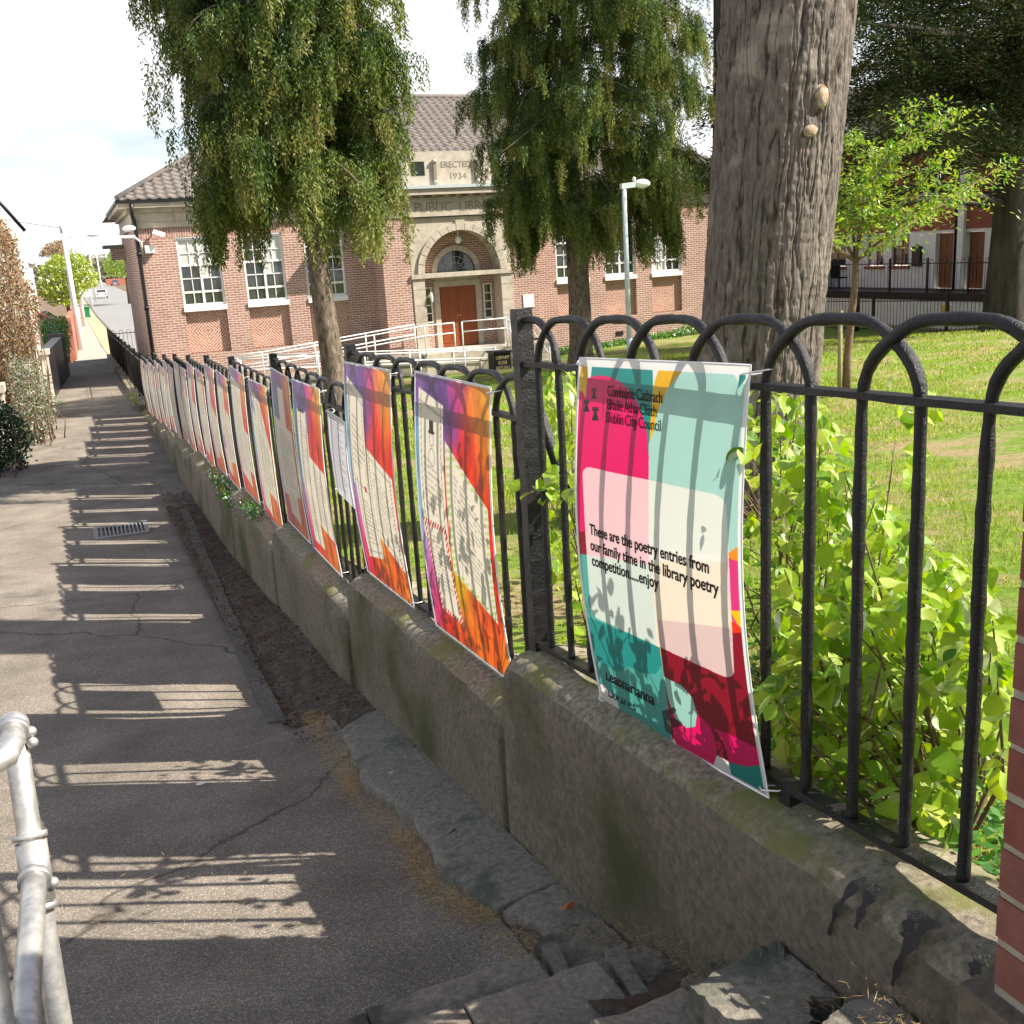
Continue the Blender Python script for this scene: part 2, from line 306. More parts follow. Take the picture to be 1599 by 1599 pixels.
def asphalt():
    m, t, b = newmat('old_asphalt'); lk = t.links.new; b.inputs['Roughness'].default_value = .9; b.inputs['Specular IOR Level'].default_value = .25
    co = nd(t, 'ShaderNodeTexCoord')
    v = nd(t, 'ShaderNodeTexVoronoi', Scale=260.0); lk(co.outputs['Object'], v.inputs[0])
    r = nd(t, 'ShaderNodeValToRGB'); e = r.color_ramp.elements; e.new(.5); e.new(.8)
    for i, (p, c) in enumerate(((0, (.120, .104, .090)), (.45, (.162, .142, .122)), (.8, (.215, .188, .158)), (1, (.42, .36, .27)))): e[i].position = p; e[i].color = c4(c)
    s = nd(t, 'ShaderNodeSeparateColor'); lk(v.outputs['Color'], s.inputs[0]); lk(s.outputs[0], r.inputs[0])
    n = nd(t, 'ShaderNodeTexNoise', Scale=1.7, Detail=6, Roughness=.6); lk(co.outputs['Object'], n.inputs[0])
    mr = nd(t, 'ShaderNodeMapRange'); mr.inputs['From Min'].default_value = .3; mr.inputs['From Max'].default_value = .7; mr.inputs['To Min'].default_value = .68; mr.inputs['To Max'].default_value = 1.3; lk(n.outputs[0], mr.inputs[0])
    hv = nd(t, 'ShaderNodeHueSaturation'); lk(mr.outputs[0], hv.inputs['Value']); lk(r.outputs[0], hv.inputs['Color'])
    # scattered needles / scratches: stretched noise
    mpn = nd(t, 'ShaderNodeMapping'); mpn.inputs['Scale'].default_value = (40, 150, 1); mpn.inputs['Rotation'].default_value = (0, 0, .5); lk(co.outputs['Object'], mpn.inputs[0])
    n2 = nd(t, 'ShaderNodeTexNoise', Scale=1.0, Detail=2); lk(mpn.outputs[0], n2.inputs[0])
    r2 = nd(t, 'ShaderNodeValToRGB'); r2.color_ramp.elements[0].position = .62; r2.color_ramp.elements[1].position = .72; lk(n2.outputs[0], r2.inputs[0])
    mu = nd(t, 'ShaderNodeMath', operation='MULTIPLY'); mu.inputs[1].default_value = .35; lk(r2.outputs[0], mu.inputs[0])
    x = nd(t, 'ShaderNodeMixRGB'); lk(mu.outputs[0], x.inputs[0]); lk(hv.outputs[0], x.inputs[1]); x.inputs[2].default_value = (.33, .25, .16, 1)
    # cracks
    nn = nd(t, 'ShaderNodeTexNoise', Scale=2.5, Detail=4); lk(co.outputs['Object'], nn.inputs[0])
    mx = nd(t, 'ShaderNodeMixRGB'); mx.inputs[0].default_value = .25; lk(co.outputs['Object'], mx.inputs[1]); lk(nn.outputs['Color'], mx.inputs[2])
    vc = nd(t, 'ShaderNodeTexVoronoi', Scale=.32); vc.feature = 'DISTANCE_TO_EDGE'; lk(mx.outputs[0], vc.inputs[0])
    r3 = nd(t, 'ShaderNodeValToRGB'); r3.color_ramp.elements[0].position = .0; r3.color_ramp.elements[1].position = .003; lk(vc.outputs[0], r3.inputs[0])
    x2 = nd(t, 'ShaderNodeMixRGB'); lk(r3.outputs[0], x2.inputs[0]); x2.inputs[1].default_value = (.07, .058, .048, 1); lk(x.outputs[0], x2.inputs[2])
    lk(x2.outputs[0], b.inputs['Base Color'])
    n4 = nd(t, 'ShaderNodeTexNoise', Scale=140, Detail=3, Roughness=.8); lk(co.outputs['Object'], n4.inputs[0])
    bp = nd(t, 'ShaderNodeBump', Strength=.8, Distance=.006); lk(n4.outputs[0], bp.inputs['Height']); lk(bp.outputs[0], b.inputs['Normal'])
    return m
MT['asphalt'] = asphalt()
def lawnmat():
    m, t, b = newmat('lawn_turf'); lk = t.links.new; b.inputs['Roughness'].default_value = .95; b.inputs['Specular IOR Level'].default_value = .1
    co = nd(t, 'ShaderNodeTexCoord')
    n = nd(t, 'ShaderNodeTexNoise', Scale=14.0, Detail=8, Roughness=.75); lk(co.outputs['Object'], n.inputs[0])
    r = nd(t, 'ShaderNodeValToRGB'); e = r.color_ramp.elements; e.new(.5)
    for i, (p, c) in enumerate(((.3, (.075, .135, .018)), (.5, (.14, .225, .03)), (.72, (.25, .31, .06)))): e[i].position = p; e[i].color = c4(c)
    lk(n.outputs[0], r.inputs[0])
    n2 = nd(t, 'ShaderNodeTexNoise', Scale=.9, Detail=7, Roughness=.7); lk(co.outputs['Object'], n2.inputs[0])
    r2 = nd(t, 'ShaderNodeValToRGB'); r2.color_ramp.elements[0].position = .47; r2.color_ramp.elements[1].position = .60; lk(n2.outputs[0], r2.inputs[0])
    x = nd(t, 'ShaderNodeMixRGB'); lk(r2.outputs[0], x.inputs[0]); lk(r.outputs[0], x.inputs[1]); x.inputs[2].default_value = (.30, .23, .13, 1)
    lk(x.outputs[0], b.inputs['Base Color'])
    bp = nd(t, 'ShaderNodeBump', Strength=1, Distance=.03); lk(n.outputs[0], bp.inputs['Height']); lk(bp.outputs[0], b.inputs['Normal'])
    return m
MT['lawn'] = lawnmat()

# ------------------------------------------------------------------ ground profile
GY = [-3, -1, 1, 3, 5.5, 8, 12, 16, 21, 30, 43, 60, 90, 115, 200, 400, 900]
GZ = [1.26, 1.00, .74, .47, .29, .16, .02, -.07, -.13, -.3, -.5, -.85, -1.0, -1.13, -.8, 1.0, 1.0]
def gz(y): return np.interp(y, GY, GZ)
def gzx(X, Y):
    """path surface: falls a little towards the gutter, rises again as litter and cement against the wall"""
    w = np.clip((16 - Y) / 8, 0, 1); w2 = np.clip((8 - Y) / 4, 0, 1); t = np.clip((X + .5) / .34, 0, 1); t = t ** .9
    return gz(Y) - .05 * (np.clip(X, -3, 0) + 1.2) * w + .13 * t * w2
LX = [-1, 0, 6, 12, 18, 24, 60]; LY = [-8, -3, 0, 8, 16, 24, 31, 60]
LZ = np.array([[1.8] * 7, [1.66, 1.66, 1.65, 1.65, 1.6, 1.5, 1.5], [1.42, 1.42, 1.45, 1.45, 1.4, 1.3, 1.3], [.8, .8, .88, .95, .95, .9, .9],
               [.2, .22, .3, .42, .5, .3, .3], [-.4, -.4, -.32, -.25, -.3, -.4, -.4], [-.9, -.9, -.9, -.85, -.46, -.3, -.3], [-1, -1, -1, -1, -.8, -.6, -.6]])
def lz(x, y):
    x = np.clip(np.asarray(x, float), -1, 60); y = np.clip(np.asarray(y, float), -8, 60)
    i = np.clip(np.searchsorted(LX, x, side='right') - 1, 0, len(LX) - 2); j = np.clip(np.searchsorted(LY, y, side='right') - 1, 0, len(LY) - 2)
    lx = np.array(LX); ly = np.array(LY); a = (x - lx[i]) / (lx[i + 1] - lx[i]); b = (y - ly[j]) / (ly[j + 1] - ly[j])
    return (LZ[j, i] * (1 - a) + LZ[j, i + 1] * a) * (1 - b) + (LZ[j + 1, i] * (1 - a) + LZ[j + 1, i + 1] * a) * b
def sheet(name, xs, ys, zf, m, kind='structure', smooth=True, parent=None):
    X, Y = np.meshgrid(xs, ys); Z = zf(X, Y); nx, ny = len(xs), len(ys)
    V = np.stack([X, Y, Z], -1).reshape(-1, 3); i = np.arange(nx * ny).reshape(ny, nx)
    Q = np.stack([i[:-1, :-1], i[:-1, 1:], i[1:, 1:], i[1:, :-1]], -1).reshape(-1, 4)
    o = put(name, mesh_np(name, V, Q, smooth=smooth), m, parent)
    if kind: o['kind'] = kind
    return o
yy = np.concatenate([np.linspace(-8, 30, 120), np.linspace(32, 120, 40), np.linspace(130, 900, 30)])
sheet('ground', np.array([-400, -60, -20, -8, 0.05, 8, 30, 60, 400.]), yy, lambda X, Y: gz(Y) - .16 - 1.2 * (X > .1) * np.clip((Y + 2) / 20, 0, 1) - .35 * (X > .1), MT['soil'])
def bump_path(X, Y): return gzx(X, Y) - .06 * np.clip((X + .60) / .04, 0, 1) * np.clip((Y - 2.25) / .25, 0, 1) + .012 * fbm(X * 1.3, Y * 1.3, 3) + .012 * np.clip(-.75 - X, 0, 3) * 0
sheet('path', np.linspace(-3.4, -.36, 50), np.concatenate([np.linspace(-1.0, 26, 200), np.linspace(26.5, 46, 30)]), bump_path, MT['asphalt'])
sheet('lawn', np.linspace(.08, 40, 120), np.concatenate([np.linspace(-8, 30.9, 130), np.linspace(31.5, 60, 20)]), lambda X, Y: lz(X, Y) + .03 * fbm(X * 1.1, Y * 1.1, 9), MT['lawn'])
sheet('pavement', np.linspace(-1.5, 1.0, 6), np.concatenate([np.linspace(46.2, 120, 60), np.linspace(124, 400, 40)]), lambda X, Y: gz(Y) + .01 + 0 * X, MT['paving'])
sheet('road', np.linspace(1.12, 9.5, 6), np.concatenate([np.linspace(44.2, 120, 60), np.linspace(124, 500, 40)]), lambda X, Y: gz(Y) - .09 + 0 * X, MT['road'])
sheet('grass_verge', np.linspace(-.05, 1.1, 4), np.linspace(46.5, 380, 60), lambda X, Y: gz(Y) + .03 - .02 * X, pm('dry_verge', (.26, .25, .13), (.42, .38, .27), 3, 1))
k = M()
for y0 in np.arange(44.4, 200, 3.0): k.hexa([(1.0, y0, gz(y0) - .2), (1.14, y0, gz(y0) - .2), (1.14, y0 + 2.98, gz(y0 + 2.98) - .2), (1.0, y0 + 2.98, gz(y0 + 2.98) - .2), (1.0, y0, gz(y0) + .045), (1.14, y0, gz(y0) + .045), (1.14, y0 + 2.98, gz(y0 + 2.98) + .045), (1.0, y0 + 2.98, gz(y0 + 2.98) + .045)])
k.obj('kerb', MT['kerb'], kind='structure')

# strip of dark litter between path and wall, with the buried kerb
sheet('litter_strip', np.linspace(-.70, -.12, 16), np.linspace(-.95, 12.5, 260), lambda X, Y: gzx(X, Y) + .012 * fbm(X * 9, Y * 4, 5) + .004 - .05 * np.clip((-.34 - .26 * np.clip((Y - 2.2) / .3, 0, 1) - X) / .05, 0, 1) - .03 * np.clip((Y - 10.5) / 2, 0, 1), MT['litter'])
sheet('path_edge', np.linspace(-.64, -.14, 6), np.linspace(10.2, 46, 80), lambda X, Y: gzx(X, Y) + .002 - .02 * np.clip((11.4 - Y), 0, 1) + .008 * fbm(X * 7, Y * 3, 6), MT['asphalt'])
ks = thing('buried_kerb', 'worn stone kerb half buried in litter beside the low wall', 'kerb', (-.69, 5, 0)); ys = list(np.arange(2.45, 11.0, .92))
for y0, y1 in zip(ys[:-1], ys[1:]):
    j = random.uniform(-.008, .008); xa, xb = -.675 + .029 * (y0 - 2.45) + j, -.675 + .029 * (y1 - 2.45) + j; wd = .10; K = lambda x, y, dz: (x, y, float(gzx(x, y)) + dz)
    q = M().hexa([K(xa, y0 + .006, -.1), K(xa + wd, y0 + .006, -.1), K(xb + wd, y1 - .006, -.1), K(xb, y1 - .006, -.1), K(xa, y0 + .006, .012), K(xa + wd, y0 + .006, .016), K(xb + wd, y1 - .006, .016), K(xb, y1 - .006, .012)])
    q.obj('kerb_stone', MT['kerb'], ks)
# pale broken concrete gutter patch
def slab_poly(name, pts, thick, m, parent=None, zf=None, jag=0.012, **p):
    P = []
    for a, b in zip(pts, pts[1:] + pts[:1]):
        a = np.array(a, float); b = np.array(b, float); n = max(1, int(np.linalg.norm(b[:2] - a[:2]) / .045))
        for i in range(n):
            q = a + (b - a) * i / n; q[:2] += rng.normal(0, jag, 2); P.append(q)
    P = np.array(P); n = len(P); c = P.mean(0)
    z = P[:, 2] if P.shape[1] == 3 else zf(P[:, 0], P[:, 1])
    inner = c[:2] + (P[:, :2] - c[:2]) * .93
    zi = (z + .006); V = np.concatenate([np.c_[P[:, :2] * 1.0, z - thick], np.c_[P[:, :2], z - .006], np.c_[inner, zi], [[c[0], c[1], zi.mean() if P.shape[1] == 3 else float(zf(c[0], c[1])) + .008]]])
    f = [(i, (i + 1) % n, n + (i + 1) % n, n + i) for i in range(n)] + [(n + i, n + (i + 1) % n, 2 * n + (i + 1) % n, 2 * n + i) for i in range(n)] + [(2 * n + i, 2 * n + (i + 1) % n, 3 * n) for i in range(n)]
    mm = M(); mm.add(V, f); return mm.obj(name, m, parent, **p)
gp = thing('gutter_slab', 'pale grey broken concrete gutter patch with a jagged edge at the foot of the wall', 'concrete patch', (-.35, .3, 1.0))
gslab = lambda x, y: gzx(x, y) * .5 + .5 * gzx(-.28, y) + .030
def grid_slab(name, y0, y1, xl, m, parent, zf, x1=-.14, step=.022, jag=.010, thick=.06, ends=.008, seed=3):
    ys_ = np.arange(y1, y0, step); ys_[-1] = y0; xs_n = 14; V = []
    for y in ys_:
        xe = np.interp(y, [p[1] for p in xl][::-1], [p[0] for p in xl][::-1]) + jag * (fbm(y * 9, 3.3, seed) * 2 + .6 * vnoise(y * 45, 1.0, seed + 1))
        for j in range(xs_n):
            x = xe + (x1 - xe) * (j / (xs_n - 1)); e = ends * (vnoise(x * 40, y0, 5) if y in (ys_[0], ys_[-1]) else 0)
            V.append((x, y + e, zf(x, y) + .004 * fbm(x * 12, y * 12, seed) - (.008 if j == 0 else 0)))
    n = len(ys_); bot = len(V); V += [(V[i * xs_n][0] + .004, V[i * xs_n][1], V[i * xs_n][2] - thick) for i in range(n)]; b2 = len(V)
    V += [(V[j][0], V[j][1] + .003, V[j][2] - thick) for j in range(xs_n)]; b3 = len(V); V += [(V[(n - 1) * xs_n + j][0], V[(n - 1) * xs_n + j][1] - .003, V[(n - 1) * xs_n + j][2] - thick) for j in range(xs_n)]
    f = [(i * xs_n + j, i * xs_n + j + 1, (i + 1) * xs_n + j + 1, (i + 1) * xs_n + j) for i in range(n - 1) for j in range(xs_n - 1)]
    f += [(bot + i, i * xs_n, (i + 1) * xs_n, bot + i + 1) for i in range(n - 1)] + [(b2 + j, b2 + j + 1, j + 1, j) for j in range(xs_n - 1)] + [(b3 + j, (n - 1) * xs_n + j, (n - 1) * xs_n + j + 1, b3 + j + 1) for j in range(xs_n - 1)]
    m_ = M(); m_.add(V, f, True); return m_.obj(name, m, parent)
grid_slab('slab_piece', 1.93, -.385, [(-.24, 1.93), (-.38, 1.86), (-.405, 1.6), (-.455, 1.07), (-.395, .58), (-.40, .28), (-.43, -.03), (-.375, -.385)], MT['concrete'], gp, gslab)
grid_slab('slab_piece', -.397, -.70, [(-.35, -.397), (-.31, -.52), (-.26, -.70)], MT['concrete'], gp, gslab, seed=8)

# ------------------------------------------------------------------ steps
st = thing('stone_steps', 'rough concrete steps climbing towards the viewer at bottom right', 'steps', (-1, -1.5, 1.2))
del st['category']; del st['label']; st['kind'] = 'structure'
TR = [(-.80, 1.12), (-1.05, 1.25), (-1.40, 1.38), (-1.72, 1.50), (-2.1, 1.62)]
def tread(y0, z, y1, x0, x1, name='tread', m='slab', zl=None):
    """slab with a worn rounded nosing along its far edge y0"""
    nx = 46; prof = [(0, -.13), (0, -.035), (-.008, -.015), (-.025, -.003), (-.05, 0), (-.12, .001), (y1 - y0, 0), (y1 - y0, -.13)]
    xs = np.linspace(x0, x1, nx); V = []
    for i, x in enumerate(xs):
        w = .012 * fbm(x * 6, y0 * 9, 4) + .006 * vnoise(x * 25, y0 * 7, 6)
        for k, (py, pz) in enumerate(prof): V.append((x + (.0), y0 + py + (w if k < 6 else 0), z + pz + (.005 * vnoise(x * 9, py * 20 + y0, 8) if 1 < k < 7 else 0)))
    n = len(prof); f = [(i * n + k, i * n + k + 1, (i + 1) * n + k + 1, (i + 1) * n + k) for i in range(nx - 1) for k in range(n - 1)] + [tuple(range(n))[::-1], tuple((nx - 1) * n + k for k in range(n))]
    mm = M(); mm.add(V, f, True); o = mm.obj(name, MT[m], st); return o
for i, (y0, z) in enumerate(TR):
    y1 = (TR[i + 1][0] - .05) if i < len(TR) - 1 else -4.5
    xr = [-.42, -.345, -.28, -.28, -.28][i]
    tread(y0, z, y1, -3.2, -.93 + .20 * i); tread(y0 + .008 * (-1) ** i, z + .003, y1, -.922 + .20 * i, xr)
for i, (xa, ya, xb, yb, z) in enumerate(((-.42, -.80, -.385, -1.04, 1.116), (-.345, -1.06, -.31, -1.39, 1.246), (-.28, -1.41, -.25, -1.71, 1.376))):
    w = .045
    M().hexa([(xa, yb, z - .15), (xa + w, yb, z - .15), (xb + w, ya, z - .15), (xb, ya, z - .15), (xa, yb, z + .012), (xa + w, yb, z + .008), (xb + w, ya, z + .004), (xb, ya, z + .006)]).obj('edging_strip', MT['concrete'], st)
GPY = [-3.2, -1.935, -1.905, -1.88, -1.66, -1.625, -1.59, -1.46, -1.30, -1.16, -1.06, -1.02, -.86, -.80, -.70]; GPZ = [1.82, 1.72, 1.695, 1.605, 1.58, 1.555, 1.43, 1.39, 1.36, 1.31, 1.265, 1.20, 1.15, 1.11, 1.02]
def gutz(X, Y): return np.interp(Y + .05 * (X + .25) + .012 * fbm(X * 9, Y * 6, 14), GPY, GPZ) + .014 * fbm(X * 14, Y * 14, 12) + .004 * vnoise(X * 60, Y * 60, 13)
g_ = sheet('side_gutter', np.linspace(-.44, -.12, 30), np.linspace(-3.0, -.66, 160), lambda X, Y: gutz(X, Y) - .085, MT['litter'], kind=None)
mossy = pm('mossy_broken_concrete', (.13, .117, .092), (.29, .26, .205), 36, .95, 1, 100, c3=(.10, .10, .07), s3=5, t3=.60, w3=.06, bdist=.012, detail=10)
def rigid(pts, z, th, tilt=(0, 0), m=None, nm='broken_slab'):
    """flat broken piece with chipped, nearly vertical sides and a worn top edge"""
    P = []
    for a, b in zip(pts, pts[1:] + pts[:1]):
        a = np.array(a, float); b = np.array(b, float); n = max(1, int(np.linalg.norm(b - a) / .014)); nr = np.array([-(b - a)[1], (b - a)[0]]) / (np.linalg.norm(b - a) + 1e-9)
        for i in range(n): q = a + (b - a) * i / n; P.append(q + nr * (.007 * fbm(q[0] * 40, q[1] * 40, 3) + .003 * rng.normal()))
    P = np.array(P); n = len(P); c = P.mean(0); zt = lambda Q: z + tilt[0] * (Q[:, 0] - c[0]) + tilt[1] * (Q[:, 1] - c[1]); rings = []
    for sc, dz in ((1.012, -th), (1.006, -.022), (1.0, -.008), (.985, -.001)): Q = c + (P - c) * sc; rings.append(np.c_[Q, zt(Q) + dz + (.002 * rng.normal(size=n) if dz > -.03 else 0)])
    for sc in (.8, .55, .3): Q = c + (P - c) * sc; rings.append(np.c_[Q, zt(Q) + .0035 * fbm(Q[:, 0] * 30, Q[:, 1] * 30, 5)])
    V = np.concatenate(rings + [np.array([[c[0], c[1], z]])]); k = len(rings)
    f = [(r_ * n + i, r_ * n + (i + 1) % n, (r_ + 1) * n + (i + 1) % n, (r_ + 1) * n + i) for r_ in range(k - 1) for i in range(n)] + [((k - 1) * n + i, (k - 1) * n + (i + 1) % n, k * n) for i in range(n)]
    mm = M(); mm.add(V, f); return mm.obj(nm, m or mossy, st)
rigid([(-.385, -.735), (-.30, -.695), (-.145, -.70), (-.145, -.97), (-.25, -1.0), (-.355, -1.0)], 1.095, .12, (.0, -.12))
rigid([(-.335, -1.03), (-.24, -1.00), (-.145, -1.01), (-.145, -1.33), (-.22, -1.30), (-.30, -1.36)], 1.225, .14, (-.05, -.20))
rigid([(-.27, -1.385), (-.145, -1.35), (-.145, -1.55), (-.21, -1.585), (-.27, -1.56)], 1.385, .14, (-.1, -.12))
rigid([(-.395, -1.625), (-.30, -1.605), (-.145, -1.585), (-.145, -1.80), (-.20, -1.77), (-.255, -1.85), (-.38, -1.90)], 1.585, .22, (.0, -.05), MT['concrete'])
rigid([(-.32, -1.925), (-.22, -1.895), (-.145, -1.90), (-.145, -2.5), (-.30, -2.5)], 1.70, .2, (.05, -.08), MT['concrete'])
g_['kind'] = 'structure'

# ------------------------------------------------------------------ low wall with stepped coping
PY = [-2.23, 0, 2.42, 4.9, 7.3, 9.45, 11.6, 13.75, 15.9, 18.1, 20.5, 23.0]
PT = [2.98, 2.885, 2.62, 2.41, 2.22, 2.085, 1.94, 1.81, 1.66, 1.50, 1.34, 1.19]
ARN = [2.965, 2.685, 2.40, 2.225, 2.09, 1.95, 1.82, 1.67, 1.51, 1.35, 1.20]    # arch top at the near end of each panel
BRN = [1.925, 1.515, 1.150, .975, .84, .70, .57, .42, .26, .10, -.04]; BRF = [1.72, 1.365, 1.12, .96, .83, .69, .56, .41, .25, .09, -.05]
lw = thing('low_wall', 'mossy grey rendered retaining wall stepping down under the railings', 'low wall', (-.1, 8, 0))
for i in range(11):
    y0, y1 = PY[i], PY[i + 1]; zn, zf_ = BRN[i] - .036, BRF[i] - .030
    y0 += .10 if i else -.6; y1 += .095
    if i == 0: zn += .03
    ny = max(16, int((y1 - y0) / .035)) if i < 4 else 16; t = np.linspace(0, 1, ny); Yk = y0 + (y1 - y0) * t; Zc = zn + (zf_ - zn) * t
    d_end = np.minimum(t, 1 - t) * (y1 - y0); Zc = Zc - .05 * np.exp(-d_end / .035) + .012 * fbm(Yk * 3, Yk * 0 + i, 3)
    fx_ = [.84, .92, 1.05, 1.15, 1.2, 1.2, 1.2, 1.2, 1.2, 1.2, 1.2][i]
    prof = [(-.165 * fx_, None), (-.162 * fx_, -.55), (-.162 * fx_, -.38), (-.161 * fx_, -.24), (-.161 * fx_, -.145), (-.157 * fx_, -.092), (-.140 * fx_, -.058), (-.098, -.028), (-.05, -.008), (0, 0), (.08, .0), (.16, -.02), (.18, -.25), (.18, -.9)]
    V = []; n = len(prof)
    for a in range(ny):
        for kk, (px_, pz) in enumerate(prof):
            g = gz(Yk[a]) - .15 if Yk[a] > -.6 else .9
            z = g if pz is None else max(Zc[a] + pz, g + .02 * kk)
            wob = .007 * fbm(Yk[a] * 5, z * 5, 11 + i) + .004 * vnoise(Yk[a] * 22, z * 22, 5)
            V.append((px_ + wob * (1 if kk < 9 else 0) - (.012 * math.exp(-min(t[a], 1 - t[a]) * (y1 - y0) / .03) * -1 if kk < 8 else 0), Yk[a], z + (.004 * vnoise(Yk[a] * 18, px_ * 40, 2) if kk > 5 else 0)))
    f = [(a * n + q, (a + 1) * n + q, (a + 1) * n + q + 1, a * n + q + 1) for a in range(ny - 1) for q in range(n - 1)] + [tuple(range(n)), tuple((ny - 1) * n + q for q in range(n))[::-1]]
    mm = M(); mm.add(V, f, True); o = mm.obj('wall_section', MT['render'], lw)
    o.data.materials.append(MT['coping']); idx = np.zeros(len(f), np.int32)
    for a in range(ny - 1):
        for q in range(6, 11): idx[a * (n - 1) + q] = 1
    o.data.polygons.foreach_set('material_index', idx)
# thick bare wall further on
q = M()
for y0, y1 in ((23.15, 31), (31, 38), (38, 46)):
    z0, z1 = float(np.interp(y0, [23, 46], [-.02, -.33])), float(np.interp(y1, [23, 46], [-.02, -.33]))
    q.hexa([(-.2, y0, -1.5), (.15, y0, -1.5), (.15, y1, -1.5), (-.2, y1, -1.5), (-.2, y0, z0), (.15, y0, z0), (.15, y1, z1), (-.2, y1, z1)])
tag(q.obj('low_wall', MT['render']), 'plain low wall beyond the last poster leading to the street', 'low wall')

# ------------------------------------------------------------------ railings
def railing(i, label):
    y0, y1 = PY[i], PY[i + 1]; an, af = ARN[i], PT[i + 1] - .005; bn, bf = BRN[i], BRF[i]
    th = thing('railing_panel', label, 'railing', (0, y0, bn), 'black hooped railing panels on the low wall')
    T = lambda y: (y1 - y) / (y1 - y0)
    az = lambda y: af + (an - af) * T(y); bz = lambda y: bf + (bn - bf) * T(y)
    s = (y1 - y0 - .234) / 13; yb = [y1 - .117 - s * j for j in range(14)]
    near = i < 3; nn = 12 if near else 6; r = .0125 if near else .012
    wob = lambda: random.uniform(-.0025, .0025)
    def pts(kind, ya=None, yc=None):
        out = []
        def up_leg(y):
            zb = bz(y); zt = az(y) - .15; x = wob(); return [(x, y + wob(), zb), (x + wob(), y + wob(), zb + .4 * (zt - zb)), (wob(), y + wob(), zb + .75 * (zt - zb)), (0, y, zt)]
        arc = [(.0, .020), (.05, .048), (.18, .080), (.5, .112), (.72, .134), (.92, .148), (1.1, .151), (1.5, .152), (1.9, .151), (2.08, .148), (2.28, .134), (2.5, .112), (2.82, .080), (2.95, .048), (3.0, .020)]
        if kind == 'hoop':
            out = up_leg(ya)
            for u, h in arc: y = ya - u * s; out.append(((-.006 if u < 1.5 else .006) * (1 if .2 < u < 2.8 else 0), y, az(y) - .15 + h - .012))
            out += up_leg(yc)[::-1]
        elif kind == 'far': # from the far post: flat, then down
            out = [(0, y1 - .01, az(y1) - .012), (0, yb[0] + .03, az(yb[0]) - .012)]
            for u, h in arc[8:]: y = ya + (3 - u) * s; out.append((.006 if u < 2.8 else 0, y, az(y) - .15 + h - .012))
            out += up_leg(ya)[::-1]
        elif kind == 'near':
            out = up_leg(ya)
            for u, h in arc[:7]: y = ya - u * s; out.append((-.006 if u > .2 else 0, y, az(y) - .15 + h - .012))
            out += [(0, y0 + .01, az(y0) - .012)]
        return out
    def tube_obj(P):
        if near:  # resample for smoother bends
            P = np.array(P); d = np.r_[0, np.cumsum(np.linalg.norm(np.diff(P, axis=0), axis=1))]; t = np.linspace(0, d[-1], int(d[-1] / .022)); P = np.stack([np.interp(t, d, P[:, k]) for k in range(3)], 1)
            K = np.array([.25, .5, .25]); Q = P.copy(); 
            for _ in range(2): Q[1:-1] = .25 * Q[:-2] + .5 * Q[1:-1] + .25 * Q[2:]
            P = Q; rr = r + .0016 * vnoise(t * 28, t * 0 + P[:, 1] * 5, 3) + .001 * vnoise(t * 70, t * 0, 4)
            M().tube(P, rr, nn).obj('hoop', MT['paint'], th)
        else: M().tube(P, r, nn).obj('hoop', MT['paint'], th)
    tube_obj(pts('far', yb[1])); tube_obj(pts('near', yb[12]))
    for a in range(0, 11, 2): tube_obj(pts('hoop', yb[a], yb[a + 3]))
    def rail(nm, zf, h, w):
        n = 40 if near else 6; ys_ = np.linspace(y0 + .02, y1 - .02, n); V = []
        for y in ys_:
            z = zf(y); e = .0022 * vnoise(y * 30, i, 3) if near else 0
            V += [(-w, y, z - h + e), (w, y, z - h + e), (w + e, y, z + h), (-w - e, y, z + h)]
        f = [(a * 4 + b, a * 4 + (b + 1) % 4, (a + 1) * 4 + (b + 1) % 4, (a + 1) * 4 + b) for a in range(n - 1) for b in range(4)] + [(3, 2, 1, 0), tuple(4 * (n - 1) + b for b in range(4))]
        m_ = M(); m_.add(V, f); m_.obj(nm, MT['paint'], th)
    rail('top_rail', lambda y: az(y) - .155, .0075, .020); rail('bottom_rail', lambda y: bz(y), .009, .021)
    # post at the far end
    m_ = M(); ww = .028 if near else .03; zt = PT[i + 1] + .02; V = []
    zs = np.linspace(bf - .12, zt, 40 if near else 6)
    for z in zs:
        e = .0016 * vnoise(z * 55, y1, 5) if near else 0; e2 = .0016 * vnoise(z * 61, y1 + 3, 8) if near else 0
        V += [(-ww - e, y1 - .028 - e2, z), (ww + e, y1 - .028 - e2, z), (ww + e2, y1 + .028 + e, z), (-ww - e2, y1 + .028 + e, z)]
    n = len(zs); f = [(a * 4 + b, a * 4 + (b + 1) % 4, (a + 1) * 4 + (b + 1) % 4, (a + 1) * 4 + b) for a in range(n - 1) for b in range(4)] + [(3, 2, 1, 0), tuple(4 * (n - 1) + b for b in range(4))]
    m_.add(V, f); m_.obj('post', MT['paint'], th)
    # lug feet under the bottom rail
    for yy_ in (y0 + .35 * (y1 - y0), y0 + .68 * (y1 - y0)): M().box(-.022, .022, yy_ - .02, yy_ + .02, bz(yy_) - .06, bz(yy_) - .008).obj('foot', MT['paint'], th)
    if i == 0:
        M().tube([(.03, 0, 2.62), (.10, -.02, 2.35), (.42, -.10, 1.75), (.60, -.14, 1.38)], .021, 8).obj('back_stay', MT['paint'], th)
        m_ = M().box(-.028, .028, y0 - .03, y0 + .03, 1.75, 3.0); m_.obj('post', MT['paint'], th)
    return th
ordn = ['nearest', 'second', 'third', 'fourth', 'fifth', 'sixth', 'seventh', 'eighth', 'ninth', 'tenth', 'eleventh']
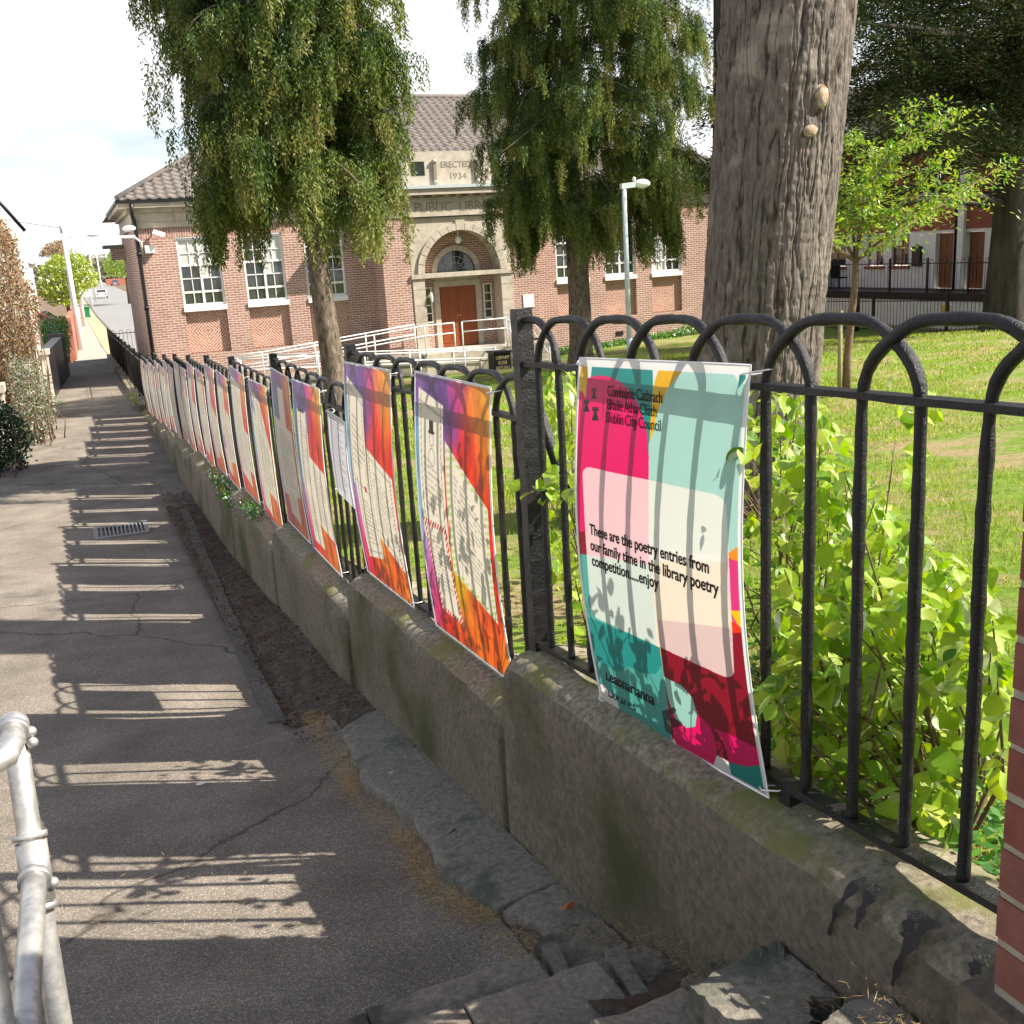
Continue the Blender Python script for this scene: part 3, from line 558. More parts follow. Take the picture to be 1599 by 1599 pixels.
for i in range(11):
    lab = ['nearest black hooped railing panel, behind the pink and teal poster', 'second black railing panel, carrying the poster with a snowman and the one beside it',
           'third black railing panel, with a small paper notice tied at its near end'][i] if i < 3 else ordn[i] + ' black hooped railing panel counted from the brick pillar'
    railing(i, lab)
# plain railing beyond the posters
def plain_railing(label, p0, p1, zb0, zb1, h=1.2, sp=.15, r=.009, nposts=4, arches=True, group=None, name='railing_panel', mat='paint', nn=5):
    p0 = np.array(p0, float); p1 = np.array(p1, float); Ltot = np.linalg.norm(p1 - p0); u = (p1 - p0) / Ltot
    th = thing(name, label, 'railing', (p0[0], p0[1], zb0), group)
    P = lambda s, z: (p0[0] + u[0] * s, p0[1] + u[1] * s, zb0 + (zb1 - zb0) * s / Ltot + z)
    s = .08; n = 0; mm = None; cnt = 0
    while s + sp < Ltot:
        A = [P(s, .05), P(s, h - .11), P(s + sp * .12, h - .05), P(s + sp * .5, h - .01), P(s + sp * .88, h - .05), P(s + sp, h - .11), P(s + sp, .05)] if arches else [P(s, .05), P(s, h)]
        M().tube(A, r, nn).obj('hoop' if arches else 'bar', MT[mat], th); s += 2 * sp if arches else sp
    for z in (.1, h - .16):
        c0 = np.array(P(0, z)); c1 = np.array(P(Ltot, z)); M().tube([c0, c1], .016, 4, smooth=False).obj('rail', MT[mat], th)
    for k_ in range(nposts + 1):
        a = np.array(P(Ltot * k_ / nposts, 0)); M().box(a[0] - .03, a[0] + .03, a[1] - .03, a[1] + .03, a[2] - .1, a[2] + h + .03).obj('post', MT[mat], th)
    return th
plain_railing('dark railing continuing along the path beyond the last poster', (-.02, 23.2), (-.02, 45.9), -.02, -.45, h=1.22, nposts=10)
plain_railing('short railing crossing in front of the road beside the library corner', (.05, 46.1), (3.4, 46.1), -.58, -.58, h=1.25, nposts=2, sp=.16)

# ------------------------------------------------------------------ poster prints
def inpoly(X, Y, pts):
    ins = np.zeros(X.shape, bool); n = len(pts)
    for i in range(n):
        x0, y0 = pts[i]; x1, y1 = pts[(i + 1) % n]
        if y0 == y1: continue
        c = ((y0 > Y) != (y1 > Y)) & (X < (x1 - x0) * (Y - y0) / (y1 - y0) + x0); ins ^= c
    return ins
def homog(src, dst):
    A = []; b = []
    for (x, y), (u, v) in zip(src, dst):
        A += [[x, y, 1, 0, 0, 0, -u * x, -u * y], [0, 0, 0, x, y, 1, -v * x, -v * y]]; b += [u, v]
    h = np.linalg.solve(np.array(A, float), np.array(b, float)); return np.r_[h, 1].reshape(3, 3)
def to_image(name, A):
    h, w = A.shape[:2]; im = bpy.data.images.new(name, w, h); buf = np.ones((h, w, 4), np.float32); buf[..., :3] = np.clip(A[::-1], 0, 1)
    im.pixels.foreach_set(buf.ravel()); im.pack(); return im
def printmat(name, im):
    m = bpy.data.materials.new(name); m.use_nodes = True; t = m.node_tree; t.nodes.clear(); lk = t.links.new
    tx = nd(t, 'ShaderNodeTexImage'); tx.image = im; tx.interpolation = 'Cubic'
    d = nd(t, 'ShaderNodeBsdfDiffuse'); x = nd(t, 'ShaderNodeBsdfTranslucent'); g = nd(t, 'ShaderNodeBsdfGlossy', Roughness=.35)
    hs = nd(t, 'ShaderNodeHueSaturation', Value=.78, Saturation=1.04); lk(tx.outputs[0], hs.inputs['Color']); lk(hs.outputs[0], d.inputs[0]); lk(hs.outputs[0], x.inputs[0])
    m1 = nd(t, 'ShaderNodeMixShader', Fac=.40); lk(d.outputs[0], m1.inputs[1]); lk(x.outputs[0], m1.inputs[2])
    fz = nd(t, 'ShaderNodeFresnel', IOR=1.4); m2 = nd(t, 'ShaderNodeMixShader'); lk(fz.outputs[0], m2.inputs[0]); lk(m1.outputs[0], m2.inputs[1]); lk(g.outputs[0], m2.inputs[2])
    o = nd(t, 'ShaderNodeOutputMaterial'); lk(m2.outputs[0], o.inputs[0]); return m
HEX = lambda r, g, b: np.array([r, g, b]) / 255.0
# main council poster, shapes drawn in a 1599 sketch grid and mapped to the sheet
SRC = [(922, 557), (1195, 568), (1220, 1240), (957, 1098)]
H1 = homog([(0, 0), (1, 0), (1, 1), (0, 1)], SRC); H1i = np.linalg.inv(H1)
def warp1(u, v): return (16 + 11 * u) * np.sin(np.pi * np.clip(v, 0, 1))
def uv1(x, y):
    u, v = .5, .5
    for _ in range(12): q = H1i @ np.array([x + float(warp1(u, v)), y, 1.0]); u, v = q[0] / q[2], q[1] / q[2]
    return u, v
def art_main():
    w, h = 620, 780; U, V = np.meshgrid((np.arange(w) + .5) / w, (np.arange(h) + .5) / h)
    D = H1[2, 0] * U + H1[2, 1] * V + 1; X = (H1[0, 0] * U + H1[0, 1] * V + H1[0, 2]) / D; Y = (H1[1, 0] * U + H1[1, 1] * V + H1[1, 2]) / D; X = X - warp1(U, V)
    A = np.ones((h, w, 3)) * HEX(236, 236, 232)
    teal, aqua, pink, yel, dred, mteal = HEX(38, 142, 138), HEX(170, 214, 205), HEX(232, 44, 112), HEX(238, 184, 46), HEX(140, 26, 44), HEX(84, 168, 160)
    def z3(p): return [(880 + a / 4.208, 540 + b / 4.208) for a, b in p]
    def z4(p): return [(880 + a / 4.208, 880 + b / 4.208) for a, b in p]
    def ell(cx, cy, rx, ry): return ((X - cx) / rx) ** 2 + ((Y - cy) / ry) ** 2 < 1
    A[inpoly(X, Y, z3([(270, 86), (684, 104), (690, 300), (676, 620), (640, 760), (240, 620), (255, 260)]))] = teal
    A[inpoly(X, Y, z3([(175, 60), (236, 62), (236, 210), (226, 330), (205, 290), (160, 260)]))] = yel
    A[inpoly(X, Y, z3([(738, 106), (950, 112), (860, 180), (780, 280), (720, 420), (690, 560), (668, 620), (672, 520), (690, 260)]))] = yel
    A[inpoly(X, Y, z3([(950, 112), (1130, 122), (1200, 150), (1250, 230), (1330, 250), (1290, 900), (1240, 1290), (1160, 1340), (664, 1300), (664, 620), (690, 560), (720, 420), (780, 280), (860, 180)]))] = aqua
    A[inpoly(X, Y, z3([(1262, 134), (1312, 138), (1308, 190), (1246, 268), (1252, 190)]))] = teal
    pk = ((X - 958) / 79) ** 2 + ((Y - 700) / 116) ** 2 < 1
    A[(pk | ((Y > 700) & (X < 1038))) & (Y < 905) & ~inpoly(X, Y, z3([(175, 60), (236, 62), (236, 210), (228, 330), (205, 290), (160, 260)]))] = pink
    A[inpoly(X, Y, [(900, 822), (936, 822), (940, 858), (900, 862)])] = dred
    A[((Y > 856 + (X - 925) * .16) & (X < 1052 + (Y - 900) * .02))] = mteal
    A[(X >= 1043 + (Y - 860) * .04) & (Y > 868)] = HEX(226, 178, 120)
    A[inpoly(X, Y, z3([(1165, 1330), (1260, 1262), (1275, 1420), (1168, 1345)]))] = HEX(244, 150, 60)
    A[inpoly(X, Y, z3([(1168, 1345), (1280, 1400), (1300, 2000), (1180, 1700)])) | inpoly(X, Y, z4([(1160, -60), (1262, -60), (1275, 265), (1180, 265)]))] = HEX(222, 70, 132)
    A[(X >= 1050 + (Y - 960) * .11) & (Y > 972 + (X - 1180) * .1)] = dred
    A[inpoly(X, Y, z4([(1182, 262), (1290, 264), (1290, 410), (1230, 350)]))] = HEX(248, 196, 30)
    A[inpoly(X, Y, z4([(1186, 320), (1275, 405), (1190, 412)]))] = HEX(236, 70, 44)
    A[inpoly(X, Y, z4([(250, 320), (730, 520), (742, 640), (700, 700), (600, 690), (520, 650), (440, 690), (350, 640), (270, 560)]))] = teal
    A[inpoly(X, Y, z4([(730, 520), (760, 730), (800, 1180), (640, 1100), (440, 960), (300, 770), (350, 640), (440, 690), (520, 650), (600, 690), (700, 700), (742, 640)]))] = mteal
    A[inpoly(X, Y, z4([(290, 780), (330, 770), (430, 880), (446, 970), (400, 960), (300, 900)]))] = HEX(236, 232, 232)
    A[inpoly(X, Y, z4([(368, 905), (440, 942), (444, 962), (378, 925)]))] = HEX(222, 50, 100)
    A[inpoly(X, Y, z4([(755, 715), (870, 770), (940, 850), (972, 960), (960, 1050), (900, 1062), (830, 1000), (790, 900)]))] = HEX(160, 208, 198)
    A[inpoly(X, Y, z4([(780, 900), (830, 1000), (900, 1062), (962, 1052), (975, 960), (1060, 1050), (1100, 1180), (1090, 1330), (860, 1222), (815, 1150)]))] = pink
    A[inpoly(X, Y, z4([(1072, 1052), (1220, 1110), (1360, 1180), (1384, 1290), (1290, 1310), (1180, 1282), (1140, 1150)]))] = pink
    A[inpoly(X, Y, z4([(1060, 1050), (1100, 1080), (1160, 1200), (1176, 1285), (1098, 1245), (1100, 1180)]))] = HEX(120, 20, 44)
    A[inpoly(X, Y, z4([(1098, 1240), (1180, 1282), (1200, 1390), (1070, 1330)]))] = HEX(236, 232, 234)
    A[inpoly(X, Y, z4([(1175, 1284), (1290, 1308), (1384, 1290), (1440, 1530), (1195, 1390)]))] = teal
    A[inpoly(X, Y, z4([(810, 1130), (862, 1222), (800, 1190)]))] = HEX(236, 232, 234)
    # translucent white rounded panel
    Hp = np.linalg.inv(homog([(0, 0), (1, 0), (1, 1), (0, 1)], [(931, 721), (1157, 768), (1168, 1054), (944, 954)]))
    Dp = Hp[2, 0] * X + Hp[2, 1] * Y + Hp[2, 2]; pu = (Hp[0, 0] * X + Hp[0, 1] * Y + Hp[0, 2]) / Dp; pv = (Hp[1, 0] * X + Hp[1, 1] * Y + Hp[1, 2]) / Dp
    ax = np.abs(pu - .5) * 1.0; ay = np.abs(pv - .5) * 1.15; r = .07
    dx = np.maximum(ax - (.5 - r), 0); dy = np.maximum(ay - (.575 - r), 0); panel = (dx ** 2 + dy ** 2 < r * r)
    A[panel] = A[panel] * .2 + HEX(246, 240, 232) * .8
    # worn white rim
    rim = (U < .012) | (U > .982) | (V < .022) | (V > .992); A[rim] = HEX(240, 240, 238)
    # printed castles and the striped book mark
    def castle(cx, cy, s):
        for dx_ in (-1, 0, 1): A[(np.abs(X - cx - dx_ * 3.2 * s) < 1.1 * s) & (Y > cy - 8.8 * s) & (Y < cy - 4.6 * s)] = HEX(22, 14, 18)
        A[(np.abs(X - cx) < 4.4 * s) & (Y > cy - 6.0 * s) & (Y < cy - 3.4 * s)] = HEX(22, 14, 18)
        A[(np.abs(X - cx) < (2.3 + .25 * (Y - cy)) * s) & (Y >= cy - 3.6 * s) & (Y < cy + 7.5 * s)] = HEX(22, 14, 18)
        A[(np.abs(X - cx) < 4.6 * s) & (Y >= cy + 6.2 * s) & (Y < cy + 8.6 * s)] = HEX(22, 14, 18)
    castle(948, 611, .95); castle(936, 630, 1.05); castle(951, 642, 1.2)
    A[(np.abs(X - 963.5) < .5) & (Y > 614) & (Y < 648)] = HEX(90, 20, 50)
    book = inpoly(X, Y, z4([(735, 950), (820, 920), (838, 945), (800, 975), (790, 985), (870, 1020), (878, 1045), (812, 1065), (808, 1118), (760, 1085)]))
    A[book & (np.mod((Y * .94 + X * .33), 2.2) < 1.35)] = HEX(14, 14, 16)
    return A
def art_poem(kind, seed):
    r = np.random.default_rng(seed); w, h = 300, 400; U, V = np.meshgrid((np.arange(w) + .5) / w, (np.arange(h) + .5) / h)
    nA = fbm(U * 5, V * 5, seed); nB = fbm(U * 14, V * 9, seed + 9)
    u = U + .10 * nA; v = V + .10 * fbm(U * 5, V * 5, seed + 3)
    pts = [((.02, .02), (122, 64, 150)), ((.25, .04), (90, 54, 140)), ((.45, .12), (86, 50, 134)), ((.6, .03), (214, 52, 148)), ((.78, .12), (240, 150, 60)), ((.95, .03), (236, 168, 34)), ((.95, .2), (240, 140, 40)),
           ((.7, .25), (222, 40, 44)), ((.95, .38), (214, 30, 30)), ((.02, .25), (90, 170, 208)), ((.02, .5), (130, 190, 220)), ((.03, .7), (196, 100, 180)), ((.1, .88), (220, 60, 120)), ((.25, .97), (226, 50, 34)),
           ((.5, .72), (240, 214, 40)), ((.6, .85), (236, 120, 30)), ((.8, .8), (226, 84, 24)), ((.95, .7), (222, 46, 28)), ((.95, .95), (238, 130, 30)), ((.5, .97), (226, 76, 30)), ((.4, .5), (230, 60, 60))]
    ws = 0; A = np.zeros((h, w, 3))
    for (a, b), c in pts:
        k_ = 1 / (((u - a) ** 2 * 1.4 + (v - b) ** 2) ** 2 + 2e-4); A += k_[..., None] * HEX(*c); ws = ws + k_
    A /= ws[..., None]; nC = fbm(U * 30, V * 22, seed + 20); A = np.clip(A * (1 + .30 * nB[..., None] + .22 * nC[..., None]), 0, 1)
    spk = r.random((h, w)) > .994; A[spk] = A[spk] * .4 + .6
    cream = HEX(240, 232, 214)
    def page(P, lines=None, dots=False, stripe=None, seedl=0):
        Hh = np.linalg.inv(homog([(0, 0), (1, 0), (1, 1), (0, 1)], P)); D = Hh[2, 0] * U + Hh[2, 1] * V + Hh[2, 2]
        a = (Hh[0, 0] * U + Hh[0, 1] * V + Hh[0, 2]) / D; b = (Hh[1, 0] * U + Hh[1, 1] * V + Hh[1, 2]) / D; ins = (a > 0) & (a < 1) & (b > 0) & (b < 1)
        A[ins] = cream
        if stripe:
            e = ins & ((a < .1) | (a > .9) | (b < .055) | (b > .945)); A[e] = cream
            A[e & (np.mod((a * 1.0 + b * 1.9) * 9, 1) < .5)] = HEX(*stripe)
        if dots:
            e = ins & (((a > .08) & (a < .12)) | ((a > .88) & (a < .92)) | ((b > .07) & (b < .09)) | ((b > .91) & (b < .93))) & (np.mod((a + b) * 22, 1) < .35); A[e] = HEX(60, 50, 56)
        if lines:
            b0, b1, n_ = lines; t = (b - b0) / (b1 - b0) * n_; li = np.floor(t); fr = t - li
            end = .55 + .35 * np.abs(np.sin(li * 12.9898 + seedl * 3)); word = vnoise(a * 30, li * 7.3, seed + 5) > -.45
            e = ins & (b > b0) & (b < b1) & (fr < .42) & (a > .18) & (a < end) & word; A[e] = A[e] * .72 + HEX(90, 78, 74) * .18
        return ins
    if kind == 0:   # snowman poster
        page([(.06, .055), (.42, .10), (.42, .66), (.06, .62)], lines=(.42, .8, 9), dots=True)
        page([(.44, .22), (.955, .40), (.93, .80), (.44, .70)], lines=(.15, .85, 15), stripe=(196, 214, 150))
        page([(.07, .545), (.39, .545), (.46, .91), (.17, .90)], lines=(.14, .72, 13), stripe=(206, 52, 58))
        for cx, cy, rr in ((.25, .235, .030), (.25, .30, .042)): ring = np.abs(np.hypot((U - cx), (V - cy) * 1.3) - rr) < .004; A[ring] = HEX(150, 150, 170)
        A[(np.abs(U - .25) < .030) & (V > .165) & (V < .205)] = HEX(26, 24, 30); A[(np.abs(U - .25) < .045) & (np.abs(V - .207) < .005)] = HEX(26, 24, 30)
    elif kind == 1:
        page([(.06, .06), (.42, .14), (.44, .62), (.07, .55)], lines=(.3, .8, 8), dots=True)
        page([(.44, .36), (.95, .45), (.97, .86), (.45, .74)], lines=(.2, .85, 12), dots=True)
        page([(.12, .50), (.5, .56), (.52, .86), (.15, .90)], lines=(.25, .85, 10), dots=True)
        e = (np.abs(U - .32) < .05) & (np.abs(V - .56) < .012) & (nB > -.2); A[e] = HEX(190, 70, 80)
    elif kind == 2:
        page([(.12, .16), (.48, .16), (.5, .60), (.14, .60)], lines=(.15, .95, 22)); page([(.46, .40), (.97, .45), (.97, .82), (.5, .78)], lines=(.1, .9, 14))
        page([(.14, .60), (.52, .60), (.52, .93), (.16, .93)], lines=(.1, .8, 16)); e = (np.abs(V - .155 - .0 * U) < .018) & (U > .16) & (U < .4) & (nB > -.1); A[e] = HEX(40, 30, 60)
    elif kind == 3:
        page([(.32, .10), (.62, .10), (.66, .40), (.34, .40)]); page([(.05, .30), (.90, .34), (.90, .74), (.06, .80)], lines=(.1, .9, 18)); page([(.3, .74), (.72, .70), (.72, .93), (.3, .90)], lines=(.1, .8, 8))
    elif kind == 4:
        page([(.05, .06), (.55, .14), (.93, .45), (.93, .86), (.5, .78), (.1, .74)][:4], lines=(.1, .9, 20)); page([(.08, .20), (.93, .45), (.95, .80), (.1, .74)], lines=(.1, .95, 16)); page([(.1, .72), (.5, .76), (.52, .96), (.14, .92)])
    elif kind == 5:
        page([(.05, .10), (.55, .12), (.6, .52), (.08, .58)], lines=(.1, .9, 12)); page([(.1, .45), (.92, .36), (.95, .76), (.3, .80)], lines=(.1, .95, 16)); page([(.08, .70), (.45, .66), (.48, .93), (.12, .9)])
        page([(.62, .3), (.9, .34), (.92, .55), (.62, .5)])
    elif kind == 6:
        page([(.05, .08), (.66, .10), (.70, .90), (.08, .84)], lines=(.08, .92, 30)); page([(.5, .42), (.96, .46), (.96, .78), (.5, .74)], lines=(.1, .9, 14))
    else:
        page([(.06, .10), (.60, .06), (.93, .46), (.10, .56)], lines=(.1, .95, 12)); page([(.08, .5), (.90, .44), (.94, .72), (.4, .92)], lines=(.1, .9, 14)); page([(.06, .7), (.4, .72), (.44, .9), (.1, .86)])
    A[(U < .012) | (U > .988) | (V < .008) | (V > .992)] = HEX(238, 236, 236); return A
PM = [printmat('snowman_poem_print', to_image('snowman_poem_print', art_poem(0, 3)))] + [printmat('poem_print_%s' % w_, to_image('poem_print_%s' % w_, art_poem(k_, 11 + 5 * k_))) for k_, w_ in zip(range(1, 8), ('dotted', 'lined', 'banner', 'slanted', 'stacked', 'tall', 'crossed'))]
main_mat = printmat('council_poster_print', to_image('council_poster_print', art_main()))

def poster(label, yl, yr, ztl, ztr, zbl, zbr, m, yl2=None, yr2=None, bow=.02, group='poem posters tied along the railings', x0=-.036, name='poster'):
    """yl/yr: left and right edge (seen from the path) at the top; yl2/yr2 at the bottom"""
    yl2 = yl if yl2 is None else yl2; yr2 = yr if yr2 is None else yr2; n = 14
    th = thing(name, label, 'poster', (x0, (yl + yr) / 2, (zbl + zbr) / 2), group)
    def P(a, b): # a across 0..1, b down 0..1
        yt = yl + (yr - yl) * a; yb_ = yl2 + (yr2 - yl2) * a; zt = ztl + (ztr - ztl) * a; zb = zbl + (zbr - zbl) * a
        return (x0 - bow * math.sin(math.pi * b), yt + (yb_ - yt) * b, zt + (zb - zt) * b)
    V = [P(i / n, j / n) for j in range(n + 1) for i in range(n + 1)]; uv = [(i / n, 1 - j / n) for j in range(n + 1) for i in range(n + 1)]
    Q = [(j * (n + 1) + i, (j + 1) * (n + 1) + i, (j + 1) * (n + 1) + i + 1, j * (n + 1) + i + 1) for j in range(n) for i in range(n)]
    put('printed_sheet', mesh_np('printed_sheet', V, Q, uv, True), m, th)
    e = [P(0, j / n) for j in range(n + 1)] + [P(i / n, 1) for i in range(1, n + 1)] + [P(1, 1 - j / n) for j in range(1, n + 1)] + [P(1 - i / n, 0) for i in range(1, n + 1)]
    M().tube(e, .0028, 4, cap=False, smooth=False).obj('board_edge', MT['vinyl'], th)
    for a, b in ((.03, .02), (.97, .02), (.03, .98), (.97, .98)):
        c = np.array(P(a, b)); s_ = -1 if a > .5 else 1; T_ = [(c + np.array(q)) for q in ((-.004, 0, 0), (-.012, .02 * s_, .004), (.012, .05 * s_, .01), (.04, .05 * s_, .012), (.045, .02 * s_, 0), (.03, 0, -.004), (.0, -.004 * s_, -.002))]
        M().tube(T_, .0022, 5).obj('cable_tie', MT['tie'], th)
    return th, P
main, PP = poster('large pink, teal and yellow city council poster announcing the poetry entries', -.50, -1.34, 2.781, 2.825, 1.704, 1.811, main_mat, -.56, -1.41, bow=.047, group=None)
# lettering as thin print on the sheet
def text(body, parent, m, org, ex, ey, size, name='lettering', extrude=.0004, width=None, off=(-.002, 0, 0), shear=0):
    cu = bpy.data.curves.new(name, 'FONT'); cu.body = body; cu.size = size; cu.extrude = extrude; cu.shear = shear
    ob = bpy.data.objects.new(name, cu); COL.objects.link(ob); dg = bpy.context.evaluated_depsgraph_get()
    me = bpy.data.meshes.new_from_object(ob.evaluated_get(dg)); bpy.data.objects.remove(ob)
    co = np.empty(len(me.vertices) * 3, np.float32); me.vertices.foreach_get('co', co); co = co.reshape(-1, 3)
    if width: co[:, 0] *= width / (co[:, 0].max() - co[:, 0].min())
    ex = np.array(ex, float); ey = np.array(ey, float); ez = np.cross(ex, ey); ez /= np.linalg.norm(ez)
    W_ = np.array(org) + np.array(off) + co[:, :1] * ex + co[:, 1:2] * ey + co[:, 2:3] * ez
    me.vertices.foreach_set('co', W_.astype(np.float32).ravel()); me.update()
    return put(name, me, m, parent)
def ptext(body, x0, y0, x1, y1, hpx, bold=0):
    a = uv1(x0, y0); b = uv1(x1, y1); A_ = np.array(PP(*a)); B_ = np.array(PP(*b)); wd = np.linalg.norm(B_ - A_)
    o = text(body, main, MT['ink'], A_, (B_ - A_) / wd, (0, 0, 1), hpx, width=wd, extrude=.0006)
    if bold:
        for dy, dz in ((bold, 0), (0, bold), (bold, bold)): text(body, main, MT['ink'], A_ + np.array([0, -dy, dz]), (B_ - A_) / wd, (0, 0, 1), hpx, width=wd, extrude=.0006, off=(-.0022 - dy * .2 - dz * .1, 0, 0))
ptext('Comhairle Cathrach', 971, 615, 1059, 626, .043); ptext('Bhaile Átha Cliath', 971, 635, 1050, 647, .043); ptext('Dublin City Council', 970, 655, 1057, 669, .043)
ptext('These are the poetry entries from', 945, 826, 1131, 886, .046, .0016); ptext('our family time in the library poetry', 946, 850, 1145, 919, .046, .0016); ptext('competition.....enjoy', 948, 874, 1053, 911, .046, .0016)
ptext('Leabharlanna', 965, 1055, 1043, 1096, .050, .0022); ptext('Libraries', 968, 1082, 1012, 1106, .046)

poster('poster with a snowman drawing and a red candy-striped poem page', 1.13, .23, 2.609, 2.624, 1.432, 1.492, PM[0], 1.12, .18, bow=.035)
poster('poster of dotted-border poem pages between the snowman poster and the thick post', 2.44, 1.52, 2.553, 2.58, 1.362, 1.410, PM[1], 2.35, 1.46, bow=.035)
poster('poster with handwritten lines and an orange corner, left of the paper notice', 4.02, 3.16, 2.317, 2.334, 1.128, 1.135, PM[2], 3.90, 3.05, bow=.03)
poster('poster with a small square page at its top, just right of the third post', 4.86, 4.16, 2.332, 2.314, 1.118, 1.128, PM[3], 4.82, 4.0, bow=.02)
lbl = {6: 'poster with a long slanted poem page, fifth from the notice', 7: 'poster with stacked small pages hung just past the fourth post'}
names = ['sixth', 'seventh', 'eighth', 'ninth', 'tenth', 'eleventh', 'twelfth', 'thirteenth', 'fourteenth', 'fifteenth', 'sixteenth', 'seventeenth', 'eighteenth', 'nineteenth', 'twentieth']
desc = ['poem poster with a red flash at top right', 'poem poster with a white page down its left side', 'poem poster with a pale lined page', 'poem poster with an orange lower corner', 'poem poster showing crossed white pages']
cnt = 0
for i in range(3, 11):
    y0, y1 = PY[i], PY[i + 1]; Lp = y1 - y0
    for (a, b) in ((.12, .49), (.60, .96)):
        ya, yb_ = y0 + Lp * a, y0 + Lp * b; t1_ = (y1 - yb_) / Lp; za = PT[i + 1] - .075 + (ARN[i] - PT[i + 1]) * .5
        hgt = 1.195 + random.uniform(-.02, .02); j = random.uniform(-.02, .02)
        poster('%s, %s poster counted from the nearest' % (desc[(cnt * 2) % 5], names[cnt] if cnt < 15 else 'farthest'), yb_, ya, za + j, za - j * .5, za - hgt, za - hgt + .01, PM[[4, 6, 5, 1, 7, 2, 3, 6, 4, 5, 7, 2, 1, 6, 4, 5][cnt]], yb_ - .05, ya - .06, bow=random.uniform(.01, .03)); cnt += 1
# small notice
im = np.ones((120, 80, 3)) * HEX(226, 226, 236); rr_ = np.random.default_rng(4)
for q_ in range(8, 110, 4): im[q_:q_ + 1, 10:int(40 + 30 * rr_.random())] = HEX(120, 116, 130)
nm, _ = poster('small white typed paper notice in a plastic sleeve tied low beside the second post', 2.98, 2.56, 2.22, 2.20, 1.72, 1.70, printmat('typed_notice_print', to_image('typed_notice_print', im)), 2.93, 2.52, bow=.01, group=None, name='paper_notice')
nm['category'] = 'notice'

# ------------------------------------------------------------------ brick pillar
bp_ = thing('brick_pillar', 'dark red brick gate pillar with grey mortar at the right edge beside the railing', 'pillar', (-.05, -2.6, 1.3))
x0p, x1p, y0p, y1p = -.30, .14, -2.745, -2.30
M().box(x0p + .001, x1p - .001, y0p + .001, y1p - .001, 1.2, 3.62).obj('mortar_core', MT['mortar'], bp_)
M().box(x0p - .03, x1p + .02, y0p - .02, y1p + .035, 1.0, 2.02).obj('plinth', MT['render'], bp_)
hb = .074; brick_cache = {}
for c in range(21):
    z0 = 2.035 + c * .0765
    def br(xa, xb, ya, yb, mt):
        key = (round(xb - xa, 3), round(yb - ya, 3), mt)
        if key not in brick_cache:
            a, b = (xb - xa) / 2, (yb - ya) / 2; h2 = .032; bv = .004; V = []
            for sx, sy, sz in ((-1, -1, -1), (1, -1, -1), (1, 1, -1), (-1, 1, -1), (-1, -1, 1), (1, -1, 1), (1, 1, 1), (-1, 1, 1)): V.append((sx * a, sy * b, sz * h2))
            me = M().hexa(V).mesh('brick'); me.materials.append(MT[mt]); brick_cache[key] = me
        o = put('brick', brick_cache[key], None, bp_, loc=Vector(((xa + xb) / 2, (ya + yb) / 2, z0 + .033)) - bp_.location)
        o.location += Vector((random.uniform(-.003, .001), random.uniform(-.002, .002), random.uniform(-.0015, .0015))); o.rotation_euler = (0, 0, random.uniform(-.008, .008))
    mt = lambda: random.choice(('pbrick1', 'pbrick1', 'pbrick2'))
    if c % 2 == 0:
        br(x0p, x0p + .10, y0p, y0p + .217, mt()); br(x0p, x0p + .10, y0p + .228, y1p, mt()); br(x1p - .10, x1p, y0p, y0p + .217, mt()); br(x1p - .10, x1p, y0p + .228, y1p, mt())
        br(x0p + .11, x1p - .11, y1p - .10, y1p, mt()); br(x0p + .11, x1p - .11, y0p, y0p + .10, mt())
    else:
        br(x0p, x0p + .214, y0p, y0p + .10, mt()); br(x0p + .226, x1p, y0p, y0p + .10, mt()); br(x0p, x0p + .214, y1p - .10, y1p, mt()); br(x0p + .226, x1p, y1p - .10, y1p, mt())
        br(x0p, x0p + .10, y0p + .111, y1p - .111, mt()); br(x1p - .10, x1p, y0p + .111, y1p - .111, mt())
M().box(x0p - .05, x1p + .05, y0p - .05, y1p + .05, 3.64, 3.74).obj('cap_stone', MT['concrete'], bp_)

# ------------------------------------------------------------------ galvanised handrail at bottom left
hr = thing('handrail', 'galvanised tube handrail with clamp fittings at the bottom left corner', 'handrail', (-1.62, -1.2, 1.4))
R_ = .024

M().tube([(-1.62, -.985, 2.19), (-1.62, -1.03, 2.08), (-1.62, -1.09, 1.93), (-1.62, -1.15, 1.70), (-1.62, -1.22, 1.40), (-1.62, -1.26, 1.0)], R_, 20).obj('upright', MT['galv'], hr)
M().ball((-1.62, -.985, 2.20), (.032, .032, .030), 18, 10).obj('elbow_fitting', MT['galv'], hr)
M().tube([(-1.62, -.99, 2.198), (-1.622, -1.05, 2.19), (-1.63, -1.095, 2.185), (-1.66, -1.115, 2.183), (-1.76, -1.12, 2.18), (-2.1, -1.13, 2.18)], R_ + .001, 20).obj('top_rail', MT['galv'], hr)
M().tube([(-1.62, -1.005, 2.20), (-1.62, -1.02, 2.197)], R_ + .007, 20).obj('fitting_collar', MT['galv'], hr)
M().tube([(-1.62, -1.068, 1.975), (-1.62, -1.112, 1.86)], R_ + .007, 20).obj('tee_fitting', MT['galv'], hr)
for z_, y_ in ((1.985, -1.064), (1.85, -1.116)): M().tube([(-1.62, y_ + .003, z_ + .006), (-1.62, y_ - .003, z_ - .006)], R_ + .010, 20).obj('fitting_collar', MT['galv'], hr)
M().tube([(-1.62, -1.10, 1.925), (-1.622, -1.20, 1.915), (-1.624, -1.28, 1.905), (-1.63, -1.40, 1.885), (-1.63, -1.7, 1.86), (-1.64, -2.4, 1.85)], R_, 20).obj('mid_rail', MT['galv'], hr)
M().tube([(-1.62, -1.125, 1.923), (-1.62, -1.14, 1.921)], R_ + .008, 20).obj('fitting_collar', MT['galv'], hr)
